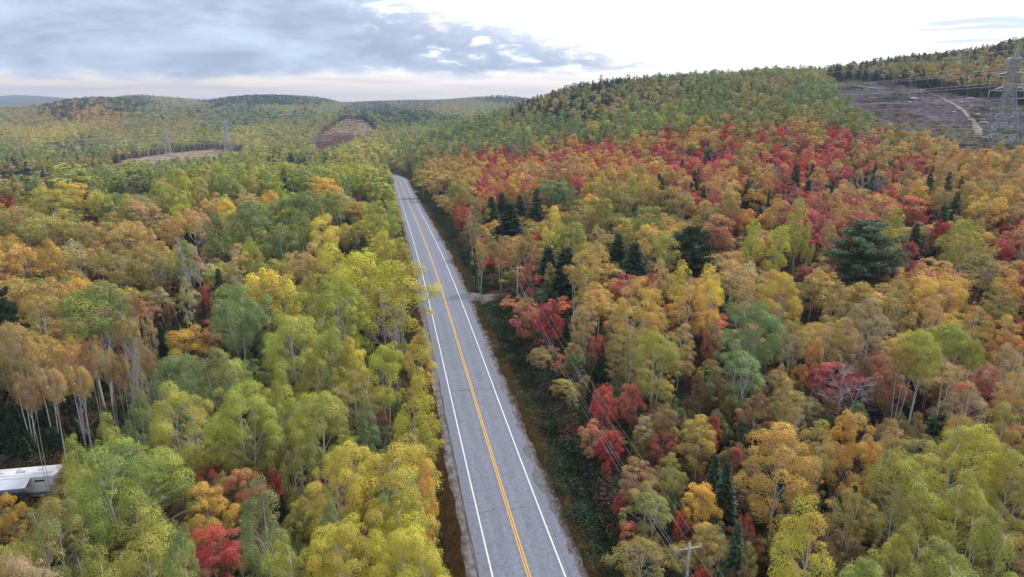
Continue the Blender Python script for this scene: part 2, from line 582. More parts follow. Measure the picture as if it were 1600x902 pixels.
M['asphalt'] = asphalt_material()


def ground_material():
    m = bpy.data.materials.new('land')
    m.use_nodes = True
    N = NT(m.node_tree)
    bs = m.node_tree.nodes['Principled BSDF']
    bs.inputs['Roughness'].default_value = 0.95
    bs.inputs['Specular IOR Level'].default_value = 0.1
    at_ = N.node('ShaderNodeAttribute', attribute_name='cover')
    ge = N.node('ShaderNodeNewGeometry')
    n1 = N.noise(ge.outputs['Position'], 0.35, 7, 0.65)
    n2 = N.noise(ge.outputs['Position'], 0.045, 6, 0.62, 0.6)
    n3 = N.noise(ge.outputs['Position'], 2.2, 5, 0.7)
    c = N.mix(0.75, at_.outputs['Color'], N.mix(N.smooth(n2, 0.3, 0.7), rgba((0.72, 0.70, 0.70)), rgba((1.25, 1.22, 1.12))), 'MULTIPLY')
    c = N.mix(0.85, c, N.mix(N.smooth(n1, 0.3, 0.7), rgba((0.60, 0.56, 0.58)), rgba((1.45, 1.40, 1.28))), 'MULTIPLY')
    c = N.mix(0.6, c, N.mix(n3, rgba((0.55, 0.55, 0.55)), rgba((1.5, 1.45, 1.4))), 'MULTIPLY')
    N.l.new(c, bs.inputs['Base Color'])
    bp = N.node('ShaderNodeBump')
    bp.inputs['Strength'].default_value = 0.6
    bp.inputs['Distance'].default_value = 0.4
    N.l.new(n1, bp.inputs['Height'])
    N.l.new(bp.outputs[0], bs.inputs['Normal'])
    return m


M['land'] = ground_material()

# ------------------------------------------------------------------ ground sheet
HEATH = [(1285, 132), (1330, 124), (1400, 133), (1450, 140), (1500, 149), (1560, 156), (1600, 166), (1700, 176), (1700, 285), (1600, 277),
         (1540, 274), (1500, 264), (1450, 252), (1400, 232), (1350, 212), (1310, 180)]
FIELD = [(150, 272), (195, 250), (260, 240), (330, 233), (392, 238), (380, 250), (330, 260), (250, 270)]
SCAR = [(484, 232), (500, 212), (525, 192), (548, 181), (572, 190), (590, 206), (582, 218), (550, 232), (520, 244), (490, 246)]
STRIP = [(-60, 292), (0, 280), (100, 272), (200, 262), (250, 268), (150, 284), (60, 296), (-60, 308)]
CAMP = [(-200, 640), (0, 655), (60, 640), (140, 640), (240, 655), (215, 715), (120, 745), (90, 790), (60, 850), (-200, 860)]
GAP = [(232, 520), (335, 510), (338, 590), (300, 640), (232, 640)]


def inside(poly, u, v):
    u = np.asarray(u, float)
    v = np.asarray(v, float)
    r = np.zeros(u.shape, bool)
    n = len(poly)
    for i in range(n):
        x0, y0 = poly[i]
        x1, y1 = poly[(i + 1) % n]
        if y0 == y1:
            continue
        r ^= ((y0 > v) != (y1 > v)) & (u < (x1 - x0) * (v - y0) / (y1 - y0) + x0)
    return r


def clearings(X, F, Z):
    """which open land a ground point lies in: 0 none, 1 heath, 2 field, 3 scar, 4 strip, 5 camp, 6 gap"""
    u, v, _ = proj(X, F, Z)
    k = np.zeros(u.shape, int)
    k[inside(HEATH, u, v) & (F > 235) & (F < 640)] = 1
    k[inside(FIELD, u, v) & (F > 430) & (F < 1000)] = 2
    k[inside(SCAR, u, v) & (F > 750) & (F < 1500)] = 3
    k[inside(STRIP, u, v) & (F > 320) & (F < 620)] = 4
    k[inside(CAMP, u, v) & (F < 105)] = 5
    k[inside(GAP, u, v) & (F < 150) & (F > 60)] = 6
    return k


def build_ground():
    fs = np.concatenate([np.linspace(-260, 30, 30)[:-1], np.geomspace(30, 700, 250)[:-1], np.geomspace(700, 8000, 130)])
    ss = np.linspace(-1, 1, 331)
    Fg, Sg = np.meshgrid(fs, ss, indexing='ij')
    Xg = Sg * (np.maximum(Fg, 0) * 1.08 + 190)
    Zg = height(Xg, Fg)
    nf, ns = Fg.shape
    idx = np.arange(nf * ns).reshape(nf, ns)
    faces = np.stack([idx[:-1, :-1], idx[:-1, 1:], idx[1:, 1:], idx[1:, :-1]], -1).reshape(-1, 4)
    me = mesh_np('ground', np.stack([Xg, Fg, Zg], -1).reshape(-1, 3), faces, [M['land']], True)
    X, F, Z = Xg.ravel(), Fg.ravel(), Zg.ravel()
    k = clearings(X, F, Z)
    col = np.tile(np.array([0.042, 0.030, 0.020]), (len(X), 1))
    n = 0.5 + 0.5 * _bump(X, F, 17, 4.0)
    n2 = 0.5 + 0.5 * _bump(X, F, 41, 5.0)
    mo = np.clip((0.6 * n2 + 0.4 * (0.5 + 0.5 * _bump(X, F, 13, 7.0)) - 0.46) * 5, 0, 1)[:, None]
    heath = np.array([0.072, 0.060, 0.084])[None] * (0.75 + 0.5 * n[:, None]) * (1 - 0.7 * mo) + np.array([0.085, 0.088, 0.05])[None] * 0.9 * mo
    col[k == 1] = heath[k == 1]
    col[k == 2] = np.array([0.26, 0.22, 0.17])
    tan = np.array([0.22, 0.18, 0.125])
    red = np.array([0.10, 0.055, 0.045])
    w3 = np.clip((F - 1080) / 50, 0, 1)[:, None]
    col = np.where((k == 3)[:, None], red * (1 - w3) + tan * w3, col)
    col[k == 4] = np.array([0.10, 0.07, 0.06])
    d = road_d(X, F)
    verge = (np.abs(d) < 13) & (F < 640)
    col[verge] = np.array([0.060, 0.050, 0.030])
    col[(d < -5) & (d > -7.6) & (F < 640)] = np.array([0.16, 0.11, 0.065])
    far = F > 3100
    col[far] = np.array([0.075, 0.082, 0.045])
    a = me.attributes.new('cover', 'FLOAT_COLOR', 'POINT')
    a.data.foreach_set('color', np.column_stack([col, np.ones(len(col))]).astype(np.float32).ravel())
    obj('ground', me, kind='structure')


build_ground()


# ------------------------------------------------------------------ road
def strip(name, s, dl, dr, lift, mat, uv=False, zfun=None, seg=None):
    """ribbon along the road: s stations, dl/dr lateral offsets"""
    s = np.asarray(s, float)
    dl = np.broadcast_to(np.asarray(dl, float), s.shape)
    dr = np.broadcast_to(np.asarray(dr, float), s.shape)
    rows = seg or 2
    V, UV = [], []
    gx = np.gradient(road_x(s), s)
    nx, ny = 1 / np.sqrt(1 + gx ** 2), -gx / np.sqrt(1 + gx ** 2)
    for j in range(rows):
        k = j / (rows - 1)
        d = dl * (1 - k) + dr * k
        z = road_z(s) + lift - 0.018 * np.abs(d)
        V.append(np.stack([road_x(s) + d * nx, s + d * ny, z], -1))
        UV.append(np.stack([d, s], -1))
    V = np.stack(V, 1)
    UV = np.stack(UV, 1).reshape(-1, 2)
    n = len(s)
    idx = np.arange(n * rows).reshape(n, rows)
    f = np.stack([idx[:-1, :-1], idx[:-1, 1:], idx[1:, 1:], idx[1:, :-1]], -1).reshape(-1, 4)
    me = mesh_np(name, V.reshape(-1, 3), f, [mat], True)
    if uv:
        l = me.uv_layers.new(name='UVMap')
        vi = np.empty(len(me.loops), np.int32)
        me.loops.foreach_get('vertex_index', vi)
        l.data.foreach_set('uv', UV[vi].astype(np.float32).ravel())
    return me


def build_road():
    s = np.concatenate([np.arange(-60, 200, 0.7), np.arange(200, 600, 3.0)])
    jag = 0.10 * np.sin(s * 1.9) + 0.09 * np.sin(s * 4.3 + 1) + 0.07 * np.sin(s * 0.53 + 2) + NP.normal(0, 0.05, len(s))
    notch = np.zeros(len(s))
    for c, w, dpt in [(77.5, 1.6, 0.75), (71.0, 2.6, 0.95), (84, 1.2, 0.4), (66, 1.5, 0.35), (96, 2.5, 0.35), (112, 3, 0.4), (150, 4, 0.35), (58, 1.2, 0.25)]:
        notch -= dpt * np.clip(1.3 - np.abs(s - c) / w, 0, 1)
    jl = 0.05 * np.sin(s * 0.9) + 0.04 * np.sin(s * 2.7) + NP.normal(0, 0.02, len(s))
    road = obj('road', strip('road', s, -4.78 + jl, 4.85 + jag * 0.8 + notch, 0.10, M['asphalt'], True, seg=6), kind='structure')
    obj('edge_line', strip('edge_line', s, -3.47, -3.32, 0.106, M['white_paint']), road)
    obj('edge_line', strip('edge_line', s, 3.32, 3.47, 0.106, M['white_paint']), road)
    obj('centre_line', strip('centre_line', s, -0.19, -0.06, 0.106, M['yellow_paint']), road)
    obj('centre_line', strip('centre_line', s, 0.06, 0.19, 0.106, M['yellow_paint']), road)
    # tar cracks across and along the lanes
    def crack(pts, w):
        p = np.asarray(pts, float)
        k = np.linspace(0, len(p) - 1, (len(p) - 1) * 9 + 1)
        dd = np.interp(k, range(len(p)), p[:, 0]) + NP.normal(0, 0.03, len(k))
        ss = np.interp(k, range(len(p)), p[:, 1]) + NP.normal(0, 0.05, len(k))
        along = abs(p[-1, 1] - p[0, 1]) > abs(p[-1, 0] - p[0, 0])
        wv = w * NP.uniform(0.4, 1.3, len(k))
        o1 = np.stack([wv, wv * 0], -1) if along else np.stack([wv * 0, wv], -1)
        V = []
        for q in (-0.5, 0.5):
            a, b = dd + q * o1[:, 0], ss + q * o1[:, 1]
            V.append(np.stack([road_x(b) + a * 0.983, b + a * 0.185, road_z(b) + 0.104 - 0.018 * np.abs(a)], -1))
        V = np.stack(V, 1).reshape(-1, 3)
        n = len(k)
        idx = np.arange(n * 2).reshape(n, 2)
        f = np.stack([idx[:-1, 0], idx[:-1, 1], idx[1:, 1], idx[1:, 0]], -1)
        obj('crack', mesh_np('crack', V, f, [M['crack']]), road)
    crack([(-3.0, 96.5), (-0.4, 96.2), (1.6, 96.4), (4.6, 95.7)], 0.16)
    crack([(-3.0, 66.0), (-1.0, 66.3), (0.4, 65.9), (2.8, 66.2)], 0.09)
    crack([(-2.4, 112), (-1.0, 112.2)], 0.16)
    crack([(-4.2, 57.0), (-2.0, 57.2)], 0.05)
    crack([(0.5, 113.0), (2.9, 112.3)], 0.10)
    crack([(3.7, 96), (4.3, 100), (4.1, 105)], 0.07)
    crack([(3.95, 40), (3.9, 50), (3.98, 60), (3.9, 70)], 0.035)
    crack([(-4.70, 40), (-4.66, 60), (-4.72, 80), (-4.68, 110), (-4.7, 150)], 0.14)
    crack([(-3.0, 140), (0, 140.4), (3.0, 140.0)], 0.10)
    crack([(-3.0, 171), (0, 170.4), (3.2, 171.0)], 0.12)
    # gravel shoulders, a step below the asphalt
    w1 = 0.22 * np.sin(s * 0.31) + 0.15 * np.sin(s * 1.1 + 1) + NP.normal(0, 0.02, len(s))
    obj('gravel_shoulder', strip('gravel_shoulder', s, -5.75 + w1 * 0.8, -4.5, 0.02, M['gravel'], seg=3), kind='structure')
    w2 = 0.25 * np.sin(s * 0.27 + 2) + 0.15 * np.sin(s * 0.9) + NP.normal(0, 0.02, len(s))
    obj('gravel_shoulder', strip('gravel_shoulder', s, 3.6, 5.85 + w2, 0.02, M['gravel'], seg=3), kind='structure')
    # bitumen patches where the edge has broken away
    for c, l, d0, d1 in [(71.2, 2.7, 3.9, 5.5), (77.6, 1.3, 4.1, 5.2), (66.0, 4.0, 4.7, 5.6), (85, 2.5, 4.5, 5.4), (60, 4.5, 4.9, 5.7), (52, 5, 5.0, 5.8)]:
        k = np.linspace(-1, 1, 13)
        env = np.sqrt(np.maximum(1 - k ** 2, 0.02))
        mid = (d0 + d1) / 2
        hw = (d1 - d0) / 2
        obj('asphalt_patch', strip('asphalt_patch', c + k * l, mid - hw * env + NP.normal(0, 0.06, 13), mid + hw * env * 0.9 + NP.normal(0, 0.06, 13), 0.035, M['patch']), road)
    # gravel entrances on the pole flank
    for f0, hw, dm in DRIVES:
        nd, nw = 16, 7
        V = []
        for i in range(nd):
            d = 5.2 + (dm - 5.2) * i / (nd - 1)
            flare = 1 + 1.2 * max(0, 1 - (d - 5.2) / 4.0)
            for j in range(nw):
                ff = f0 + 0.185 * d + (j / (nw - 1) - 0.5) * 2 * hw * 0.75 * flare + 0.25 * math.sin(d * 1.3 + j)
                x = float(road_x(f0)) + d * 0.983 - (ff - f0 - 0.185 * d) * 0.188
                base = max(float(height(x, ff)), float(road_z(ff)) - 0.36)
                V.append((x, ff, base + 0.22 - 0.10 * abs(j / (nw - 1) - 0.5) * 2))
        idx = np.arange(nd * nw).reshape(nd, nw)
        f = np.stack([idx[:-1, :-1], idx[1:, :-1], idx[1:, 1:], idx[:-1, 1:]], -1).reshape(-1, 4)
        obj('gravel_driveway', mesh_np('gravel_driveway', V, f, [M['gravel']], True), kind='structure')


build_road()


def build_track():
    px = [(1535, 217), (1530, 208), (1525, 196), (1515, 183), (1505, 173), (1490, 163), (1473, 153), (1450, 146), (1415, 141), (1370, 138), (1335, 134)]
    P = np.array([at(u, v)[:2] for u, v in px])
    k = np.linspace(0, len(P) - 1, 90)
    x = np.interp(k, range(len(P)), P[:, 0])
    y = np.interp(k, range(len(P)), P[:, 1])
    x = np.convolve(np.pad(x, 3, mode='edge'), np.ones(7) / 7, 'valid')
    y = np.convolve(np.pad(y, 3, mode='edge'), np.ones(7) / 7, 'valid')
    gx, gy = np.gradient(x), np.gradient(y)
    L = np.hypot(gx, gy) + 1e-6
    w = np.interp(k, [0, 1.5, 3.5, 10], [3.4, 1.9, 1.3, 1.0]) * (1 + 0.22 * np.sin(k * 5) + 0.15 * np.sin(k * 13))
    V = []
    for q in np.linspace(-1, 1, 5):
        xx, yy = x + q * w * gy / L, y - q * w * gx / L
        V.append(np.stack([xx, yy, height(xx, yy) + 0.35 - 0.15 * abs(q)], -1))
    V = np.stack(V, 1).reshape(-1, 3)
    idx = np.arange(len(k) * 5).reshape(len(k), 5)
    f = np.stack([idx[:-1, :-1], idx[:-1, 1:], idx[1:, 1:], idx[1:, :-1]], -1).reshape(-1, 4)
    obj('dirt_track', mesh_np('dirt_track', V, f, [M['track']], True), kind='structure')


build_track()
# ------------------------------------------------------------------ tree shapes (standard trees, scaled when planted)
def unit(v):
    return v / (np.linalg.norm(v, axis=-1, keepdims=True) + 1e-9)


def leaf_quads(pos, nrm, size, rng, aspect=0.75):
    """one bent-free quad per leaf spray"""
    n = len(pos)
    t = unit(np.cross(nrm, unit(rng.normal(size=(n, 3)))))
    b = np.cross(nrm, t)
    s = np.broadcast_to(size, (n,)) * rng.uniform(0.7, 1.3, n)
    t = t * (s * 0.5)[:, None]
    b = b * (s * 0.5 * aspect)[:, None]
    v = np.stack([pos - t, pos - b * 1.0 + t * 0.1, pos + t, pos + b], 1).reshape(-1, 3)
    return v, np.arange(4 * n).reshape(n, 4)


def crown_lobes(rng, H, cf, a, n, lr, shape):
    """clump centres and radii inside the crown envelope"""
    b = cf * H / 2
    zc = H - b
    C = []
    s1, s2, s3 = rng.uniform(0, 6.28, 3)
    lx, ly = rng.normal(size=2) * 0.14 * a
    tries = 0
    while len(C) < n and tries < n * 60:
        tries += 1
        d = unit(rng.normal(size=3))
        rho = rng.uniform(0.45, 1.0) ** 0.4
        if d[2] < -0.3 and rng.uniform() < 0.5:
            continue
        p = d * rho
        z = p[2]
        if shape == 'ovoid':
            k = 1.0 - 0.42 * max(z, 0) ** 1.2 if z > 0 else 1.0 - 0.25 * z * z
        elif shape == 'flat':
            k = 1.05 - 0.15 * (z + 1) if z > -0.2 else 0.75
            z = z * 0.85
        elif shape == 'cone':
            k = 0.55 * (1.25 - z)
        else:
            k = 1.0
        ph = math.atan2(p[1], p[0])
        k *= 1 + 0.20 * math.sin(2 * ph + s1 + 1.5 * z) + 0.17 * math.sin(3 * ph + s2 - z) + 0.10 * math.sin(5 * ph + s3)
        vz = 1 + 0.10 * math.sin(2 * ph + s3) + 0.08 * math.sin(3 * ph + s1)
        r = lr * rng.choice([0.4, 0.6, 0.8, 1.0, 1.1, 1.3])
        q = np.array([p[0] * (a - r * 0.7) * k + lx * (z + 0.2), p[1] * (a - r * 0.7) * k + ly * (z + 0.2), zc + z * (b - r * 0.6) * (vz if z > 0 else 1)])
        if all(np.linalg.norm((q - c) * [1, 1, 1.15]) > 0.62 * (r + rr) * 0.8 for c, rr in C[-40:]):
            C.append((q, r))
    return C


def broadleaf(seed, H=15.0, cf=0.65, a=3.5, n=44, lr=0.85, per=150, leaf=0.23, shape='ovoid', stems=1, trunk_r=0.13,
              limbs=True, sides=6, up=0.45, fill=1.0, lean=0.5):
    rng = np.random.default_rng(seed)
    C = crown_lobes(rng, H, cf, a, n, lr, shape)
    P, Nn, T = [], [], []
    for c, r in C:
        m = max(3, int(per * fill * (r / lr) ** 2))
        d = unit(rng.normal(size=(m, 3)))
        low = d[:, 2] < -0.35
        d[low, 2] *= -1
        rad = r * rng.uniform(0.78, 1.06, m)[:, None]
        rad = np.where(rng.uniform(size=(m, 1)) < 0.14, rad * rng.uniform(1.05, 1.42, (m, 1)), rad)
        pos = c + d * rad * ([0.92, 0.92, 1.12] if shape == 'ovoid' else [1, 1, 0.95])
        P.append(pos)
        Nn.append(unit(d * 1.1 + np.array([0, 0, up]) + rng.normal(size=(m, 3)) * 0.28))
        ct = rng.uniform(0, 0.999)
        T.append((math.floor(ct * 64) + rng.uniform(0.02, 0.98, m)) / 64.0)
    P, Nn, T = np.vstack(P), np.vstack(Nn), np.concatenate(T)
    v, f = leaf_quads(P, Nn, leaf, rng)
    crown = (v, f, np.repeat(T, 4))
    A = Acc()
    tops = []
    for s in range(stems):
        off = np.array([0, 0.0]) if stems == 1 else np.array([math.cos(s * 2.4 + seed), math.sin(s * 2.4 + seed)])
        k = np.linspace(0, 1, 8)
        sway = rng.normal(size=2) * lean * 0.5
        base = off * 0.35 * (stems > 1)
        end = off * a * 0.42 * (stems > 1) + sway
        ph = rng.uniform(0, 6)
        x = base[0] + (end[0] - base[0]) * k ** 1.3 + 0.10 * lean * np.sin(k * 5 + ph)
        y = base[1] + (end[1] - base[1]) * k ** 1.3 + 0.10 * lean * np.cos(k * 4 + ph)
        z = -0.5 + (H * 0.93 + 0.5) * k * (1.0 if s == 0 else rng.uniform(0.82, 0.97))
        pts = np.stack([x, y, z], -1)
        rr = trunk_r * (1.0 if stems == 1 else 0.8) * (1.15 - 0.98 * k ** 0.9)
        rr[0] *= 1.35
        A.tube(pts, rr, sides)
        tops.append(pts)
    if limbs:
        for c, r in C:
            st = tops[rng.integers(len(tops))]
            if rng.uniform() < 0.45:
                continue
            zt = max(H * (1 - cf) * rng.uniform(0.85, 1.1), c[2] - 0.75 * math.hypot(c[0], c[1]) - rng.uniform(0.2, 1.2))
            j = np.clip((zt + 0.5) / (st[-1][2] + 0.5) * 7, 0, 6.9)
            i = int(j)
            p0 = st[i] * (1 - (j - i)) + st[i + 1] * (j - i)
            mid = p0 * 0.45 + c * 0.55 + np.array([0, 0, 0.25 * np.linalg.norm(c - p0) * 0.3])
            r0 = trunk_r * 0.25 * rng.uniform(0.7, 1.2)
            A.tube([p0, mid, c - np.array([0, 0, r * 0.1])], [r0, r0 * 0.6, 0.012], 4, False)
            for _ in range(2):
                e = c + unit(rng.normal(size=3) - [0, 0, 0.5]) * r * 0.75
                A.tube([mid, (mid + e) / 2 + [0, 0, 0.1], e], [r0 * 0.45, r0 * 0.3, 0.008], 3, False)
    return A, crown


def spruce(seed, H=12.0, a=2.2, levels=20, per=9, seg=4, leaf=0.55, trunk_r=0.14):
    rng = np.random.default_rng(seed)
    P, Nn, T, Dr, Sz = [], [], [], [], []
    for i in range(levels):
        k = i / (levels - 1)
        z = H * (0.06 + 0.92 * k) + rng.normal() * 0.12
        L = a * (1 - k) ** 0.85 * rng.uniform(0.85, 1.1) + 0.12
        m = max(4, int(per * (1 - 0.55 * k)))
        ph = rng.uniform(0, 6.28)
        for j in range(m):
            th = ph + 6.283 * j / m + rng.normal() * 0.15
            Lb = L * rng.uniform(0.72, 1.12)
            tb = rng.uniform(0, 1)
            for q in range(seg):
                s = (q + 0.7) / seg
                dr = np.array([math.cos(th), math.sin(th), -0.28 + 0.12 * s])
                for side in (-1, 1):
                    th2 = th + side * 0.55
                    d2 = np.array([math.cos(th2), math.sin(th2), -0.30])
                    p = np.array([0, 0, z]) + dr * Lb * s + d2 * leaf * 0.30
                    P.append(p + rng.normal(size=3) * [0, 0, 0.10 + 0.12 * (leaf > 0.7)])
                    Dr.append(unit(d2))
                    Nn.append(unit(np.array([0, 0, 1.0]) + 0.6 * np.array([math.cos(th), math.sin(th), 0]) + rng.normal(size=3) * 0.45))
                    T.append((math.floor(tb * 63.99) + rng.uniform(0.02, 0.98)) / 64.0)
                    Sz.append(leaf * rng.uniform(0.7, 1.2) * (0.65 + 0.5 * (1 - k)))
    # pointed leader
    for q in range(6):
        P.append(np.array([0, 0, H * (0.94 + 0.012 * q)]))
        Dr.append(np.array([0, 0, 1.0]))
        Nn.append(unit(rng.normal(size=3) * [1, 1, 0.1]))
        T.append(0.3)
        Sz.append(0.5)
    P, Nn, T, Dr, Sz = map(np.array, (P, Nn, T, Dr, Sz))
    b = unit(np.cross(Nn, Dr))
    t = Dr * (Sz * 0.6)[:, None]
    b = b * (Sz * 0.26)[:, None]
    v = np.stack([P - t, P - b + t * 0.1, P + t, P + b], 1).reshape(-1, 3)
    f = np.arange(4 * len(P)).reshape(-1, 4)
    A = Acc()
    A.tube([(0, 0, -0.5), (0.05, 0, H * 0.4), (0, 0.04, H * 0.97)], [trunk_r * 1.2, trunk_r * 0.8, 0.02], 6)
    return A, (v, f, np.repeat(T, 4))


def pine(seed, H=14.0, a=4.5, levels=11, leaf=0.42, dens=1.0, cf=0.85):
    rng = np.random.default_rng(seed)
    P, Nn, T = [], [], []
    A = Acc()
    A.tube([(0, 0, -0.5), (0.1, 0, H * 0.5), (0, 0.1, H * 0.97)], [0.28, 0.18, 0.03], 7)
    for i in range(levels):
        k = i / (levels - 1)
        z = H * (1 - cf + (cf - 0.03) * k) + rng.normal() * 0.35
        L = a * (math.sin(math.pi * (0.16 + 0.80 * k)) ** 0.8) * (1 - 0.25 * k) * rng.uniform(0.85, 1.15)
        m = int(10 - 3 * k)
        ph = rng.uniform(0, 6.28)
        for j in range(m):
            th = ph + 6.283 * j / m + rng.normal() * 0.25
            Lb = L * rng.choice([0.45, 0.7, 0.9, 1.0, 1.15, 1.25])
            rise = 0.20 + 0.40 * k + rng.normal() * 0.12
            e = np.array([math.cos(th) * Lb, math.sin(th) * Lb, z + Lb * rise])
            p0 = np.array([0, 0, z])
            A.tube([p0, p0 * 0.5 + e * 0.5 - [0, 0, 0.12 * Lb * 0.4], e], [0.06, 0.045, 0.015], 4, False)
            tb = rng.uniform(0, 1)
            for s in (0.45, 0.65, 0.82, 1.0):
                c = p0 * (1 - s) + e * s
                r = 0.62 * (0.7 + 0.5 * s) * a / 4.5
                q = int(80 * dens * (r / 0.6) ** 2)
                d = unit(rng.normal(size=(q, 3)) * [1, 1, 0.55])
                d[:, 2] = np.abs(d[:, 2]) * 0.9 - 0.15
                P.append(c + d * r * rng.uniform(0.5, 1.1, q)[:, None] * [1.2, 1.2, 0.75])
                Nn.append(unit(d * 0.4 + [0, 0, 0.3] + rng.normal(size=(q, 3)) * 0.8))
                T.append((math.floor(tb * 63.99) + rng.uniform(0.02, 0.98, q)) / 64.0)
    P, Nn, T = np.vstack(P), np.vstack(Nn), np.concatenate(T)
    v, f = leaf_quads(P, Nn, leaf, rng, 0.42)
    return A, (v, f, np.repeat(T, 4))


def bare(seed, H=13.0, a=2.6, stems=2, first=0.35, n1=11, n2=5, n3=4, tr=0.11, thick=1.0):
    rng = np.random.default_rng(seed)
    A = Acc()
    B = Acc()
    for s in range(stems):
        k = np.linspace(0, 1, 7)
        off = rng.normal(size=2) * (0.3 if stems > 1 else 0)
        end = off * 3.0 + rng.normal(size=2) * 0.4
        hh = H * (1 if s == 0 else rng.uniform(0.75, 0.95))
        pts = np.stack([off[0] + (end[0] - off[0]) * k, off[1] + (end[1] - off[1]) * k + 0.1 * np.sin(k * 6), -0.5 + (hh + 0.5) * k], -1)
        A.tube(pts, tr * (1.15 - 1.02 * k), 6)
        for i in range(n1):
            j = first + (0.97 - first) * i / (n1 - 1)
            p0 = np.array([np.interp(j, k, pts[:, q]) for q in range(3)])
            th = rng.uniform(0, 6.28)
            L = a * (1.15 - 0.75 * j) * rng.uniform(0.7, 1.2)
            d = unit(np.array([math.cos(th), math.sin(th), rng.uniform(0.6, 1.3)]))
            p1 = p0 + d * L * 0.55
            p2 = p1 + unit(d + np.array([0, 0, 0.35]) + rng.normal(size=3) * 0.2) * L * 0.6
            B.tube([p0, p1, p2], np.array([0.036, 0.026, 0.012]) * thick, 4, False)
            for _ in range(n2):
                s0 = rng.uniform(0.25, 0.95)
                q0 = p0 + (p2 - p0) * s0 if s0 > 0.5 else p0 + (p1 - p0) * s0 * 2
                q1 = q0 + unit(d + rng.normal(size=3) * 0.7 + [0, 0, 0.3]) * L * 0.42
                B.tube([q0, q1], np.array([0.018, 0.009]) * thick, 3, False)
                for _ in range(n3):
                    w0 = q0 + (q1 - q0) * rng.uniform(0.3, 1)
                    B.tube([w0, w0 + unit(d + rng.normal(size=3) * 0.9 + [0, 0, 0.3]) * L * 0.25], np.array([0.011, 0.006]) * thick, 3, False)
    return A, B


class Variant:
    def __init__(self, name, A, crown, bark, leafm, H, a, cf, branches=None):
        self.name, self.H, self.a, self.cf = name, H, a, cf
        self.trunk = mesh_np(name + '_trunk', np.vstack(A.v), np.vstack(A.f), [bark], True)
        self.crown = None
        self.is_bare = branches is not None
        self._A, self._c, self._m = A, crown, (bark, leafm)
        if branches is not None:
            self.crown = mesh_np(name + '_branches', np.vstack(branches.v), np.vstack(branches.f), [bark], True)
            self._b = branches
        else:
            v, f, t = crown
            self.crown = mesh_np(name + '_crown', v, f, [leafm], False, t)

    def joined(self):
        """one mesh with trunk and crown for the distant mass"""
        if self.is_bare:
            v1, f1 = np.vstack(self._A.v), np.vstack(self._A.f)
            v2, f2 = np.vstack(self._b.v), np.vstack(self._b.f)
            t = np.zeros(len(v1) + len(v2))
            return mesh_np(self.name + '_whole', np.vstack([v1, v2]), np.vstack([f1, f2 + len(v1)]), list(self._m), False, t)
        v1, f1 = np.vstack(self._A.v), np.vstack(self._A.f)
        v2, f2, t2 = self._c
        mi = np.concatenate([np.zeros(len(f1), int), np.ones(len(f2), int)])
        return mesh_np(self.name + '_whole', np.vstack([v1, v2]), np.vstack([f1, f2 + len(v1)]), list(self._m), False,
                       np.concatenate([np.zeros(len(v1)), t2]), mi)


VAR = {}


def add_var(kind, lod, A, crown, bark, leafm, H, a, cf, branches=None):
    VAR.setdefault((kind, lod), []).append(Variant(f'{kind}_{lod}_{len(VAR.get((kind, lod), []))}', A, crown, M[bark], M[leafm], H, a, cf, branches))


